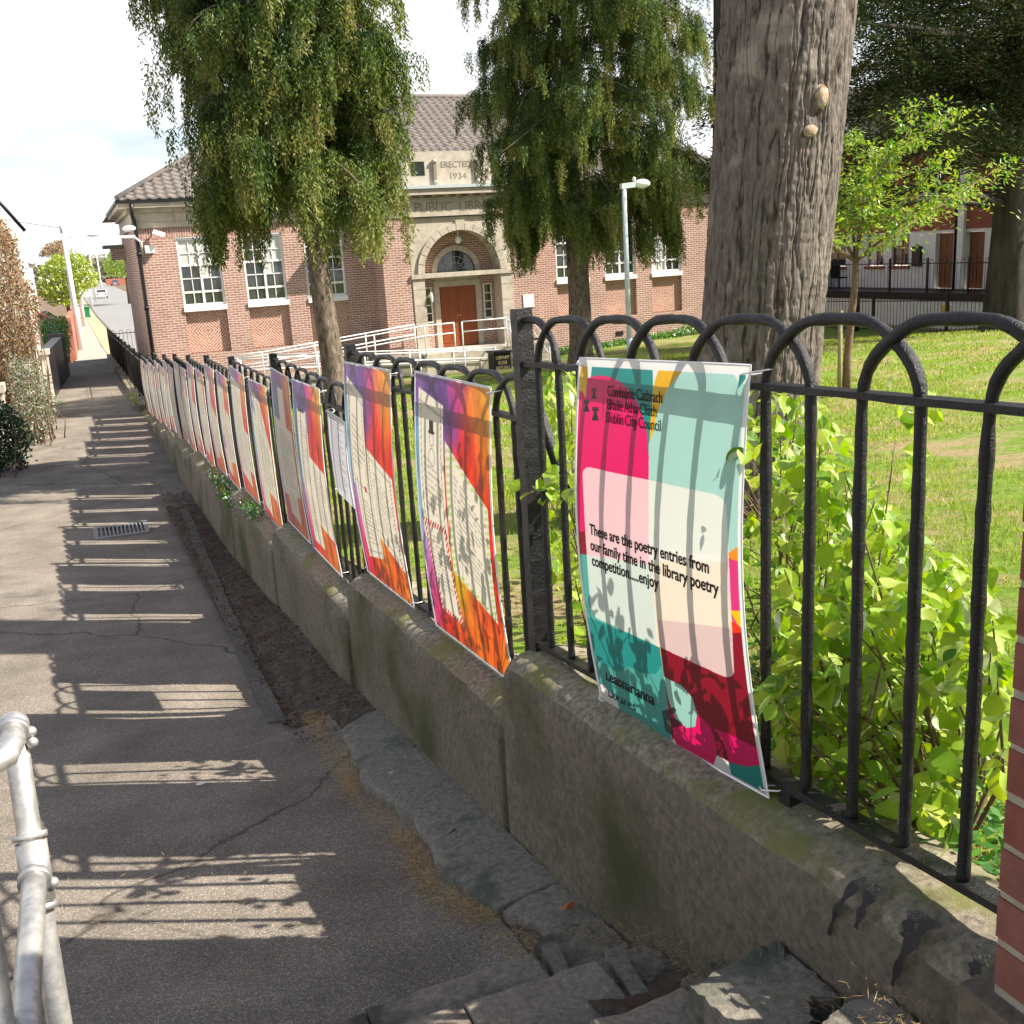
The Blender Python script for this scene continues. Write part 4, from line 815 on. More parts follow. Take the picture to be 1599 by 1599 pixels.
for p_ in ((-1.588, -1.0, 2.185), (-1.588, -1.01, 2.165), (-1.588, -1.12, 1.90)): M().ball(p_, (.012, .012, .012), 10, 6).obj('grub_screw', MT['galv'], hr)
M().tube([(-1.668, -1.40, 2.255), (-1.668, -1.44, 2.12), (-1.668, -1.49, 1.98), (-1.668, -1.56, 1.8), (-1.668, -1.66, 1.5)], R_, 20).obj('upright', MT['galv'], hr)
M().tube([(-1.668, -1.39, 2.275), (-1.668, -1.415, 2.17)], R_ + .007, 20).obj('tee_fitting', MT['galv'], hr)

# drain grate in the path
dg = thing('drain_grate', 'small metal drain grate set in the asphalt path', 'drain', (-1.2, 9.7, .1))
Z = lambda y: float(gzx(-1.2, y)) + .014
M().box(-1.50, -.92, 9.42, 9.96, Z(9.7) - .05, Z(9.7) - .012).obj('pit', MT['bk'], dg)
for x0_, x1_, y0_, y1_ in ((-1.52, -.90, 9.38, 9.44), (-1.52, -.90, 9.94, 10.0), (-1.52, -1.47, 9.44, 9.94), (-.95, -.90, 9.44, 9.94)): M().box(x0_, x1_, y0_, y1_, Z(10.0) - .03, Z(9.4) + .002).obj('frame', MT['iron'], dg)
for q in range(11): xx = -1.44 + q * .045; M().box(xx, xx + .018, 9.44, 9.94, Z(10.0) - .02, Z(9.45) + .001).obj('bar', MT['iron'], dg)

# ------------------------------------------------------------------ public library
YF = 31.0
lib = thing('library', 'red brick public library with arched stone entrance, white multi-pane windows and tiled roof', 'library', (10.8, YF, -1))
XL, XR = .72, 22.6; DEPTH = 13.0
ZC = 4.34   # brick top
# wall openings left wing / right wing
wins = [1.90, 3.86, 5.80, 14.70, 16.64, 18.58]
WW, WZ0, WZ1, PZ0 = 1.27, 1.90, 4.00, .49
BX0, BX1, BY = 8.07, 13.49, 29.95
def wallbox(m_, x0, x1, z0, z1, y0=YF, y1=YF + .3): m_.box(x0, x1, y0, y1, z0, z1)
m_ = M(); sm_ = M(); xs_ = [XL] + [v for w_ in wins[:3] for v in (w_, w_ + WW)] + [BX0 + .02]; xr_ = [BX1 - .02] + [v for w_ in wins[3:] for v in (w_, w_ + WW)] + [XR]
for X_ in (xs_, xr_):
    for a, b in zip(X_[0::2], X_[1::2]): wallbox(m_, a, b, -1.4, 4.04)
    sm_ = M(); wallbox(sm_, X_[0], X_[-1], 4.04, ZC); sm_.obj('soldier_course', MT['soldier'], lib)
    for a, b in zip(X_[1:-1:2], X_[2:-1:2]): wallbox(m_, a, b, -1.4, PZ0)
m_.box(XL, XL + .3, YF + .3, YF + 7.4, -1.4, ZC); m_.box(XR - .3, XR, YF + .3, YF + DEPTH, -1.4, ZC); m_.box(XL + .3, XR - .3, YF + DEPTH - .3, YF + DEPTH, -1.4, ZC)
m_.obj('brick_wall', MT['brick'], lib)
for n_, x in enumerate(wins):
    # recessed brick panel below the window; local coordinates so that the pattern is centred on it
    kind = 'dia' if n_ in (0, 2, 3, 5) else 'zig'
    me = M().box(-WW / 2, WW / 2, 0, .1, -.66, .66).mesh('recessed_panel'); o = put('recessed_panel', me, MT[kind], lib, loc=Vector((x + WW / 2, YF + .13, PZ0 + .68)) - lib.location)
    w_ = M()
    yw = YF + .06
    for (a, b, c, d) in ((x, x + .06, WZ0 + .05, WZ1), (x + WW - .06, x + WW, WZ0 + .05, WZ1), (x + .06, x + WW - .06, WZ1 - .06, WZ1), (x + .06, x + WW - .06, WZ0 + .05, WZ0 + .12)): w_.box(a, b, yw, yw + .09, c, d)
    w_.box(x + WW / 2 - .035, x + WW / 2 + .035, yw + .005, yw + .085, WZ0 + .12, WZ1 - .06)
    fr = w_.obj('window', MT['white'], lib)
    M().box(x - .02, x + WW + .02, YF - .05, YF + .14, WZ0 - .11, WZ0 + .045).obj('sill', MT['white'], fr).location = (0, 0, 0)
    rows = [WZ0 + .12 + (WZ1 - .18 - WZ0) * t for t in (0, .185, .40, .61, .80, 1)]
    cols = [x + .06, x + .06 + .5725 / 2, x + WW / 2 - .035, x + WW / 2 + .035, x + WW - .06 - .5725 / 2, x + WW - .06]
    bars = M()
    for r_ in rows[1:-1]:
        th_ = .032 if r_ in (rows[1], rows[3]) else .015
        bars.box(x + .06, x + WW / 2 - .035, yw + .02, yw + .07, r_ - th_, r_ + th_); bars.box(x + WW / 2 + .035, x + WW - .06, yw + .02, yw + .07, r_ - th_, r_ + th_)
    for cc in (cols[1], cols[4]):
        for ra, rb in zip(rows[:-1], rows[1:]): bars.box(cc - .012, cc + .012, yw + .022, yw + .068, ra + .033 * (ra != rows[0]), rb - .033)
    bars.obj('glazing_bars', MT['white'], fr).location = (0, 0, 0)
    for ri in range(5):
        for ca, cb in ((cols[0], cols[1]), (cols[1], cols[2]), (cols[3], cols[4]), (cols[4], cols[5])):
            pale = (n_ == 0 and ri >= 3) or (n_ == 0 and ri == 2 and ca == cols[3]) or (n_ == 1 and ri >= 3 and ca >= cols[3]) or (n_ == 5 and ca < cols[3] and ri < 3) or (n_ == 1 and ri == 2 and ca == cols[3])
            M().box(ca + .004, cb - .004, yw + .045 + random.uniform(0, .004), yw + .052, rows[ri] + .004, rows[ri + 1] - .004).obj('pane', MT['blind' if pale else 'glass'], fr).location = (0, 0, 0)
# cement plinth band + vent
M().box(XL - .02, BX0 + .02, YF - .04, YF + .0, -1.4, -.42).obj('plinth', MT['stone'], lib); M().box(BX1 - .02, XR, YF - .04, YF, -1.4, -.46).obj('plinth', MT['stone'], lib)
for xx in (17.0, 20.6): M().box(xx, xx + .3, YF - .02, YF + .02, -.22, -.07).obj('air_vent', MT['bk'], lib)
# entablature: stone bands, gutter, fascia
def band(nm, z0, z1, out, m, y=YF, xa=XL, xb=BX0 + .01, x2a=BX1 - .01, x2b=XR):
    M().box(xa - out, xb, y - out, y + .35, z0, z1).obj(nm, MT[m], lib); M().box(x2a, x2b + out, y - out, y + .35, z0, z1).obj(nm, MT[m], lib)
    M().box(xa - out, xa + .2, y + .35, y + 7.3, z0, z1).obj(nm, MT[m], lib)
band('stone_band', 4.345, 4.50, .05, 'stone'); band('stone_frieze', 4.502, 4.80, .025, 'stone'); band('soffit_moulding', 4.802, 4.93, .14, 'stone'); band('cornice', 4.932, 5.07, .36, 'stone'); band('gutter', 5.072, 5.16, .42, 'drain')
for a in np.arange(XL + 1.2, BX0, 1.4): M().box(a, a + .012, YF - .029, YF - .02, 4.51, 4.79).obj('stone_joint', MT['engraved'], lib)
# tiled hipped roof: every course of pantiles as relief
def roof_face(x0, x1, y0, z0, xr0, xr1, yr, zr, side='front'):
    ns = 26; V = []; Q = []
    per = .30; sub = 6
    for k_ in range(ns):
        ta, tb = k_ / ns, (k_ + 1) / ns
        xa = x0 + (xr0 - x0) * ta; xb = x1 + (xr1 - x1) * ta; xa2 = x0 + (xr0 - x0) * tb; xb2 = x1 + (xr1 - x1) * tb
        xs = np.arange(xa, xb, per / sub); n_ = len(xs); base = len(V)
        ph = (k_ % 2) * 0
        for (t, lift) in ((ta, .055), (tb, .0)):
            for x in xs:
                xx = min(max(x, xa if t == ta else xa2), xb if t == ta else xb2)
                w = .028 * (math.sin(2 * math.pi * x / per + ph) + .35 * math.sin(4 * math.pi * x / per)); yy_ = y0 + (yr - y0) * t; zz = z0 + (zr - z0) * t
                V.append((xx, yy_ - .4 * (lift + w), zz + .9 * (lift + w)))
        for x in range(n_ - 1): Q.append((base + x, base + x + 1, base + n_ + x + 1, base + n_ + x))
        b2 = len(V)
        for x in range(n_): p = V[base + x]; V.append((p[0], p[1] + .02, p[2] - .06))
        for x in range(n_ - 1): Q.append((b2 + x, b2 + x + 1, base + x + 1, base + x))
    return V, Q
zr = 8.95; yr = 37.3
V, Q = roof_face(XL - .38, XR + .4, YF - .42, 5.17, 7.2, 16.2, yr, zr)
o = put('roof', mesh_np('roof', V, Q), MT['tile'], lib); o['kind'] = 'stuff'
M().add([(XL - .38, YF - .42, 5.12), (XL - .38, 44.2, 5.12), (7.2, yr, zr - .03), (XR + .4, YF - .42, 5.12), (XR + .4, 44.2, 5.12), (16.2, yr, zr - .03)], [(0, 2, 1), (3, 4, 5), (1, 2, 5, 4), (0, 3, 5, 2), (0, 1, 4, 3)]).obj('roof_deck', MT['tile'], lib)
M().tube([(7.2, yr, zr + .03), (16.2, yr, zr + .03)], .10, 8).obj('ridge_tiles', MT['tile'], lib)
M().tube([(XL - .36, YF - .40, 5.22), (7.2, yr, zr + .03)], .09, 8).obj('hip_tiles', MT['tile'], lib); M().tube([(XR + .38, YF - .40, 5.22), (16.2, yr, zr + .03)], .09, 8).obj('hip_tiles', MT['tile'], lib)
# downpipe, floodlight, camera
M().tube([(XL + .02, YF - .36, 5.05), (XL + .0, YF - .3, 4.78), (XL + .05, YF - .1, 4.55), (XL + .06, YF - .09, 4.3), (XL + .06, YF - .09, 2), (XL + .06, YF - .09, -.9)], .062, 10).obj('downpipe', MT['drain'], lib)
for zz in (3.6, 2.0, .6): M().tube([(XL + .06, YF - .09, zz - .05), (XL + .06, YF - .09, zz + .05)], .08, 10).obj('pipe_collar', MT['drain'], lib)
M().tube([(XL + .16, YF - .02, 3.55), (XL + .16, YF - .16, 3.95), (XL + .0, YF - .3, 4.08), (XL - .30, YF - .42, 4.10)], .035, 8).obj('lamp_arm', MT['white'], lib)
M().obox((XL - .28, YF - .44, 4.12), (.28, .02, .0), (0, .10, 0), (0, 0, .035)).obj('floodlight', MT['steelwhite'], lib)
M().ball((XL - .12, YF - .12, 4.36), (.2, .14, .10)).obj('dome_camera', MT['steelwhite'], lib)
M().obox((XL + .70, YF - .24, 4.18), (.15, -.06, -.06), (.02, .07, 0), (.03, 0, .06)).obj('security_camera', MT['white'], lib); M().tube([(XL + .62, YF, 4.3), (XL + .62, YF - .2, 4.24)], .02, 6).obj('camera_bracket', MT['white'], lib)
M().box(XL + .25, XL + .52, YF - .16, YF, 3.62, 3.85).obj('junction_box', MT['white'], lib)
M().box(XL - .45, XL - .002, YF + 6.4, YF + 7.3, 3.55, 3.95).obj('corbel', MT['brick'], lib); M().box(XL - .7, XL - .002, YF + 6.3, YF + 7.35, 3.955, 4.06).obj('rear_coping', MT['concrete'], lib)
# entrance bay
ACX = 10.78; DY = 30.6
for a, b in ((BX0, 9.02), (12.54, BX1)): M().box(a, b, BY, YF + .2, -1.4, 4.25).obj('bay_brick', MT['brick'], lib)
zs0 = 2.47; Ro, Ri = 1.56, 1.35
for sg in (-1, 1):
    xa, xb = (9.02, ACX - Ri) if sg < 0 else (ACX + Ri, 12.54)
    M().box(xa, xb, BY - .03, DY, -.1, zs0 - .14).obj('stone_pier', MT['stone'], lib)
for sg in (-1, 1):
    xa, xb = (9.02, ACX - Ri) if sg < 0 else (ACX + Ri, 12.54)
    for zz in np.arange(.42, 2.2, .52): M().box(xa, xb, BY - .034, BY - .029, zz, zz + .012).obj('stone_joint', MT['engraved'], lib)
M().box(8.98, 12.58, BY - .08, DY + .02, zs0 - .138, zs0 + .0).obj('transom_stone', MT['stone'], lib)
# spandrel wall with round opening
na = 28; V = []; f = []
for a in range(na + 1):
    th_ = math.pi * a / na; cx, sx = math.cos(th_), math.sin(th_)
    x_i, z_i = ACX + Ri * cx, zs0 + Ri * sx
    if abs(cx) * (4.24 - zs0) > sx * 1.76: x_o = ACX + math.copysign(1.76, cx); z_o = zs0 + 1.76 * sx / max(abs(cx), 1e-6)
    else: z_o = 4.24; x_o = ACX + (4.24 - zs0) * cx / max(sx, 1e-6)
    V += [(x_i, BY, z_i), (x_o, BY, z_o), (x_i, DY, z_i)]
for a in range(na): f += [(3 * a, 3 * a + 3, 3 * a + 4, 3 * a + 1), (3 * a, 3 * a + 2, 3 * a + 5, 3 * a + 3)]
q = M(); q.add(V, f); q.obj('spandrel', MT['stone'], lib)
nv = 15
for a in range(nv):  # arch stones
    t0, t1 = math.pi * (a + .03) / nv, math.pi * (a + .97) / nv; P_ = []
    for t in np.linspace(t0, t1, 4): P_.append((ACX + (Ri - .01) * math.cos(t), zs0 + (Ri - .01) * math.sin(t)))
    ro = Ro + (.10 if a == nv // 2 else 0)
    for t in np.linspace(t1, t0, 4): P_.append((ACX + ro * math.cos(t), zs0 + ro * math.sin(t)))
    M().prism(P_, 1, BY - .07, BY - .002).obj('arch_stone', MT['stone'], lib)
# recessed door wall
for a, b in ((ACX - Ri - .02, ACX - .78), (ACX + .78, ACX + Ri + .02)): M().box(a, b, DY, DY + .2, -.1, zs0 - .14).obj('recess_brick', MT['brick'], lib)
V = []; f = []
for a in range(na + 1):
    t = math.pi * a / na; V += [(ACX + .86 * math.cos(t), DY + .01, zs0 + .86 * math.sin(t)), (ACX + (Ri + .01) * math.cos(t), DY + .01, zs0 + (Ri + .01) * math.sin(t))]
f = [(2 * a, 2 * a + 2, 2 * a + 3, 2 * a + 1) for a in range(na)]; q = M(); q.add(V, f); q.obj('tympanum_brick', MT['brick'], lib)
for a in range(13):
    t0, t1 = math.pi * (a + .02) / 13, math.pi * (a + .98) / 13
    P_ = [(ACX + .70 * math.cos(t), zs0 + .70 * math.sin(t)) for t in np.linspace(t0, t1, 3)] + [(ACX + .87 * math.cos(t), zs0 + .87 * math.sin(t)) for t in np.linspace(t1, t0, 3)]
    M().prism(P_, 1, DY - .05, DY + .05).obj('arch_stone', MT['stone'], lib)
P_ = [(ACX + .71 * math.cos(t), zs0 + .71 * math.sin(t)) for t in np.linspace(0, math.pi, 20)]
fl = M().prism(P_, 1, DY + .06, DY + .09).obj('fanlight', MT['glass'], lib)
gb = M()
for t in np.linspace(0, math.pi, 9)[1:-1]: gb.tube([(ACX, DY + .05, zs0 + .02), (ACX + .7 * math.cos(t), DY + .05, zs0 + .7 * math.sin(t))], .008, 4)
for rr in (.3, .5): gb.tube([(ACX + rr * math.cos(t), DY + .05, zs0 + rr * math.sin(t)) for t in np.linspace(0, math.pi, 14)], .008, 4)
gb.obj('glazing_bars', MT['greysteel'], fl).location = (0, 0, 0)
for (a, b, c, d) in ((ACX - .84, ACX - .66, -.05, 2.0), (ACX + .66, ACX + .84, -.05, 2.0), (ACX - .84, ACX + .84, 2.002, 2.18)): M().box(a, b, DY - .05, DY + .1, c, d).obj('door_surround', MT['stone'], lib)
M().box(ACX - .78, ACX + .78, DY - .02, DY + .1, 2.182, 2.33).obj('lintel_stone', MT['stone'], lib)
for sg in (-1, 1):
    xa, xb = (ACX - .655, ACX - .004) if sg < 0 else (ACX + .004, ACX + .655)
    dr = M().box(xa, xb, DY + .03, DY + .09, .0, 2.0).obj('door', MT['door'], lib)
    for (za, zb) in ((.12, .55), (.65, 1.25), (1.35, 1.88)):
        for xo in (.06, .36): M().box(xa + xo, xa + xo + .23, DY + .018, DY + .03, za, zb).obj('door_panel', MT['door'], dr).location = (0, 0, 0)
    M().ball((ACX + sg * .05, DY + .0, 1.02), .025).obj('handle', MT['gold'], dr).location = (0, 0, 0)
for xc in (ACX - 1.08, ACX + 1.08):
    w_ = M().box(xc - .15, xc - .115, DY - .03, DY + .02, .85, 2.02).box(xc + .115, xc + .15, DY - .03, DY + .02, .85, 2.02).box(xc - .115, xc + .115, DY - .03, DY + .02, 1.985, 2.02).box(xc - .115, xc + .115, DY - .03, DY + .02, .85, .89)
    for zz in (1.16, 1.43, 1.70): w_.box(xc - .115, xc + .115, DY - .028, DY + .018, zz - .014, zz + .014)
    sw = w_.obj('side_window', MT['white'], lib)
    for za, zb in ((.89, 1.146), (1.174, 1.416), (1.444, 1.686), (1.714, 1.985)): M().box(xc - .112, xc + .112, DY - .012, DY - .004, za + .002, zb - .002).obj('pane', MT['glass'], sw).location = (0, 0, 0)
M().ball((ACX + .02, BY + .28, 3.50), (.11, .11, .12)).obj('porch_lamp', MT['lampgl'], lib); M().tube([(ACX + .02, BY + .28, 3.6), (ACX + .02, BY + .28, 3.82)], .02, 6).obj('lamp_rod', MT['steelwhite'], lib)
M().tube([(ACX - 1.18, BY + .2, 1.75), (ACX - 1.18, BY - .1, 1.85)], .03, 6).obj('lantern_arm', MT['white'], lib); M().ball((ACX - 1.18, BY - .1, 1.7), (.05, .05, .16)).obj('lantern', MT['white'], lib)
# frieze, cornice and attic
M().box(9.05, 12.50, BY - .10, YF + .2, 4.27, 4.86).obj('frieze_block', MT['stone'], lib)
M().box(BX0 - .03, 9.048, BY - .04, YF + .2, 4.27, 4.86).obj('frieze_side', MT['stone'], lib); M().box(12.502, BX1 + .03, BY - .04, YF + .2, 4.27, 4.86).obj('frieze_side', MT['stone'], lib)
M().box(BX0 - .02, BX1 + .02, BY - .03, YF + .2, 4.862, 4.93).obj('bed_mould', MT['stone'], lib)
for xx in np.arange(BX0 + .1, BX1 - .1, .42): M().box(xx, xx + .15, BY - .20, BY - .032, 4.865, 4.93).obj('dentil', MT['stone'], lib)
M().box(BX0 - .28, BX1 + .28, BY - .34, YF + .3, 4.934, 5.12).obj('cornice', MT['stone'], lib); M().box(BX0 - .34, BX1 + .34, BY - .40, YF + .3, 5.122, 5.22).obj('cornice_lead', MT['greysteel'], lib)
M().box(9.0, 12.56, BY + .10, YF + 1.2, 5.222, 6.28).obj('attic_block', MT['stone'], lib)
M().box(BX0 + .1, 8.998, BY + .3, YF + 1.2, 5.222, 6.05).obj('attic_side', MT['stone'], lib); M().box(12.562, BX1 - .1, BY + .3, YF + 1.2, 5.222, 6.05).obj('attic_side', MT['stone'], lib)
M().box(9.3, 9.75, BY + .09, BY + .098, 5.55, 5.98).obj('attic_window', MT['glass'], lib)
for xx in (10.08, 11.52):
    M().box(xx - .05, xx + .05, BY + .03, BY + .098, 5.3, 6.02).obj('scroll_bracket', MT['engraved'], lib)
    for zz in (5.34, 5.98): M().tube([(xx - .07, BY + .04, zz), (xx + .07, BY + .04, zz)], .05, 8).obj('scroll', MT['stone'], lib)
text('PUBLIC  LIBRARY', lib, MT['engraved'], (9.22, BY - .104, 4.42), (1, 0, 0), (0, 0, 1), .42, width=3.05, extrude=.003, off=(0, 0, 0))
text('ERECTED', lib, MT['engraved'], (10.30, BY + .096, 5.78), (1, 0, 0), (0, 0, 1), .27, width=1.02, extrude=.003, off=(0, 0, 0)); text('1934', lib, MT['engraved'], (10.55, BY + .096, 5.42), (1, 0, 0), (0, 0, 1), .27, width=.56, extrude=.003, off=(0, 0, 0))
M().box(12.90, 13.30, BY - .03, BY - .002, 1.14, 1.56).obj('wall_plaque', MT['white'], lib)
# entrance steps and ramp platform
es = thing('entrance_steps', 'cream stone steps and landing in front of the library door', 'steps', (11.5, 29, -.9))
zg = -.92
M().box(8.9, 12.7, 28.75, DY + .02, zg - .4, -.02).obj('landing', MT['stone'], es)
for k_ in range(5): M().box(11.75, 13.3, 28.75 - .3 * (k_ + 1), 28.748 - .3 * k_, zg - .4, -.18 - .155 * k_).obj('step', MT['stone'], es)
M().box(12.702, 13.4, 28.75, BY - .1, zg - .4, -.02).obj('side_block', MT['stone'], es)
rp = thing('access_ramp', 'access ramp with white tubular handrails doubling back in front of the library', 'ramp', (7, 28.6, -.9))
M().hexa([(3.9, 28.75, zg - .3), (8.88, 28.75, zg - .3), (8.88, 29.85, zg - .3), (3.9, 29.85, zg - .3), (3.9, 28.75, -.48), (8.88, 28.75, -.03), (8.88, 29.85, -.03), (3.9, 29.85, -.48)]).obj('upper_ramp', MT['concrete'], rp)
M().hexa([(3.9, 27.4, zg - .3), (11.2, 27.4, zg - .3), (11.2, 28.6, zg - .3), (3.9, 28.6, zg - .3), (3.9, 27.4, -.48), (11.2, 27.4, -.90), (11.2, 28.6, -.90), (3.9, 28.6, -.48)]).obj('lower_ramp', MT['concrete'], rp)
M().box(2.8, 3.88, 27.4, 29.85, zg - .3, -.48).obj('turning_landing', MT['concrete'], rp)
rails = [[(3.0, 29.75, .42), (3.9, 29.75, .45), (8.9, 29.75, .90)], [(3.0, 28.70, .42), (3.9, 28.70, .45), (8.9, 28.70, .90), (9.9, 28.70, .92)], [(2.9, 27.45, .48), (3.9, 27.45, .45), (11.2, 27.45, .02)], [(2.85, 27.45, .48), (2.85, 29.75, .45)],
         [(10.2, 28.78, .92), (11.75, 28.78, .92)], [(11.75, 28.8, .92), (11.75, 28.5, .85), (11.75, 27.1, .10), (11.75, 26.95, .10)], [(12.5, 28.8, .92), (12.5, 28.5, .85), (12.5, 27.1, .10), (12.5, 26.95, .10)], [(3.9, 28.5, .45), (11.2, 28.5, .02)]]
for P_ in rails:
    for dz in (0, -.32): M().tube([(a, b, c + dz) for a, b, c in P_], .021, 6).obj('handrail', MT['steelwhite'], rp)
    P_ = np.array(P_); 
    for a, b in zip(P_[:-1], P_[1:]):
        Ls = np.linalg.norm(b - a)
        if Ls < .8: continue
        for t in np.linspace(0, 1, max(2, int(Ls / 1.3) + 1)): c = a + (b - a) * t; M().tube([(c[0], c[1], c[2]), (c[0], c[1], c[2] - .98)], .021, 6).obj('rail_post', MT['steelwhite'], rp)
fc = sheet('forecourt', np.linspace(.8, 14.5, 4), np.linspace(25.5, 31, 4), lambda X, Y: 0 * X + zg + .02, MT['paving'])
bb = thing('book_return_bin', 'black book return box with gold lettering beside the library steps', 'book return', (10.75, 27.0, -.9))
M().box(10.50, 11.06, 26.9, 27.4, zg, -.02).obj('body', MT['bk'], bb); M().box(10.46, 11.10, 26.86, 27.44, -.018, .05).obj('lid', MT['drain'], bb)
for t_, zz in (('LIBRARY', -.20), ('BOOK', -.36), ('RETURN', -.52)): text(t_, bb, MT['gold'], (10.56 if t_ != 'BOOK' else 10.63, 26.895, zz), (1, 0, 0), (0, 0, 1), .15, width=.44 if t_ != 'BOOK' else .3, extrude=.001, off=(0, 0, 0))

# ------------------------------------------------------------------ foliage tools
def leaf_cloud(C, D, Nn, Ln, Wd, fold=0.0):
    """rhombic leaves: centres C, long directions D, normals Nn, lengths, widths -> V, Q"""
    D = D / (np.linalg.norm(D, axis=1)[:, None] + 1e-9); B = np.cross(D, Nn); B /= (np.linalg.norm(B, axis=1)[:, None] + 1e-9)
    Ln = np.broadcast_to(Ln, len(C))[:, None]; Wd = np.broadcast_to(Wd, len(C))[:, None]
    V = np.stack([C, C + D * Ln * .45 + B * Wd * .5, C + D * Ln, C + D * Ln * .45 - B * Wd * .5], 1).reshape(-1, 3)
    return V, np.arange(len(V)).reshape(-1, 4)
def unit(n, r=rng): v = r.normal(size=(n, 3)); return v / np.linalg.norm(v, axis=1)[:, None]
def add_foliage(name, C, D, Ln, Wd, m, parent, kind='stuff', nrm=None, tone=None):
    V, Q = leaf_cloud(C, D, unit(len(C)) if nrm is None else nrm, Ln, Wd); me = mesh_np(name, V, Q)
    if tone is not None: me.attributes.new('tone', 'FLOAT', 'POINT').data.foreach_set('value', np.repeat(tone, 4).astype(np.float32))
    o = put(name, me, m, parent); o['kind'] = kind; return o

def weeping_tree(label, base, r_tr, z0, z1, R, nbr, seed, top_r, mat, trunk_top=8.5, lean=(0, 0), asym=0):
    rg = np.random.default_rng(seed); bx, by, bz = base
    t = thing('weeping_conifer', label, 'tree', base, 'weeping conifers on the library lawn')
    # trunk
    n = 40; zs = np.linspace(bz - .15, trunk_top, n); P = np.c_[bx + lean[0] * (zs - bz) + .03 * np.sin(zs * 1.7), by + lean[1] * (zs - bz) + .03 * np.cos(zs * 1.3), zs]
    tt = (zs - bz) / (trunk_top - bz); rad = r_tr * (1.0 - .62 * np.clip(tt, 0, 1)) + r_tr * .45 * np.exp(-np.clip(zs - bz, 0, 9) / .35)
    na = 36; V = []
    for i in range(n):
        for a in range(na):
            th = 2 * math.pi * a / na; rr = rad[i] * (1 + .07 * vnoise(a * .9, zs[i] * 1.5, seed) + .05 * math.sin(3 * th + zs[i])); V.append((P[i, 0] + rr * math.cos(th), P[i, 1] + rr * math.sin(th), zs[i]))
    f = [(i * na + a, i * na + (a + 1) % na, (i + 1) * na + (a + 1) % na, (i + 1) * na + a) for i in range(n - 1) for a in range(na)]
    m_ = M(); m_.add(V, f, True); m_.obj('trunk', MT['bark2'], t)
    Cs, Ds, Ls, Ws, Tn = [], [], [], [], []; bm_ = M()
    for b in range(nbr):
        q = (b + rg.random()) / nbr; zb = z0 + 1.0 + (z1 - z0 - 1.0) * q; th = b * 2.399 + rg.normal() * .3
        Rl = (R + (top_r - R) * q) * rg.uniform(.6, 1.0); u = np.array([math.cos(th), math.sin(th)]); Rl *= (.66 + .34 * min(1, q * 4.5)) * (1 - asym * (u[0] * math.cos(YAW) - u[1] * math.sin(YAW)))
        k = 12; s = np.linspace(0, 1, k); zz = zb + Rl * (.22 * s - .52 * s ** 2.2) + .05 * np.sin(s * 9 + b); side = .25 * Rl * rg.normal() * s ** 2
        BP = np.c_[bx + lean[0] * (zb - bz) + u[0] * Rl * s - u[1] * side, by + u[1] * Rl * s + u[0] * side, zz]
        if b % 2 == 0: bm_.tube(BP, np.linspace(.036, .008, k), 5)
        # hanging fans: a few spray-laden cords close together, gaps between the fans
        nf = int(5 + 6.5 * Rl)
        for h in range(int(nf * 1.35)):
            sp = rg.uniform(.16, 1.0) ** .75; i = min(int(sp * (k - 1)), k - 2); fr = sp * (k - 1) - i; p0 = BP[i] * (1 - fr) + BP[i + 1] * fr
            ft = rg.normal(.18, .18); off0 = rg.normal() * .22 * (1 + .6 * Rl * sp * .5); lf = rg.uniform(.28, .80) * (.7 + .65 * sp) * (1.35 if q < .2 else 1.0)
            for c_i in range(int(rg.integers(5, 10))):
                off = off0 + rg.normal(0, .055); p = p0 + np.array([-u[1] * off, u[0] * off, -abs(off) * .25]) + np.array([u[0], u[1], 0]) * rg.normal(0, .06)
                ln = lf * rg.uniform(.45, 1.0)
                if p[2] - ln < z0 - .1 + .45 * rg.random(): ln = max(.15, p[2] - z0 - .2 + .5 * rg.random())
                nl = max(6, int(ln / .0125)); tq = np.linspace(0, 1, nl) ** .9; sw = rg.normal(0, .035, 2); wd_ = .036 * (1 - .75 * tq) + .007
                c = np.c_[p[0] + u[0] * .12 * ln * np.sin(tq * 1.5) + sw[0] * tq + rg.normal(0, 1, nl) * wd_, p[1] + u[1] * .12 * ln * np.sin(tq * 1.5) + sw[1] * tq + rg.normal(0, 1, nl) * wd_, p[2] - ln * tq]
                d = np.c_[rg.normal(0, .55, nl), rg.normal(0, .55, nl), -np.ones(nl) * rg.uniform(.4, 1.1)]
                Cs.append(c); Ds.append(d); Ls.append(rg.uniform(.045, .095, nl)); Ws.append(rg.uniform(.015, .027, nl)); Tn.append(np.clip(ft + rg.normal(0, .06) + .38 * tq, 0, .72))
    bm_.obj('branch', MT['bark2'], t)
    C = np.concatenate(Cs); print(name_of(t), 'leaves', len(C))
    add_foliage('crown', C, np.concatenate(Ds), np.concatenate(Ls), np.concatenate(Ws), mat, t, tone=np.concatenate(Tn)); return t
def name_of(o): return o.name
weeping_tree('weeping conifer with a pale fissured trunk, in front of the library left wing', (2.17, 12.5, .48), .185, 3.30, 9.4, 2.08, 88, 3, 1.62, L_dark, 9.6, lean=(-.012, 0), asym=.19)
weeping_tree('weeping conifer with a dark trunk beside the lamp post, before the library right wing', (10.1, 20.0, .0), .29, 2.75, 13, 3.1, 120, 8, 2.8, L_dark, 13, asym=-.15)

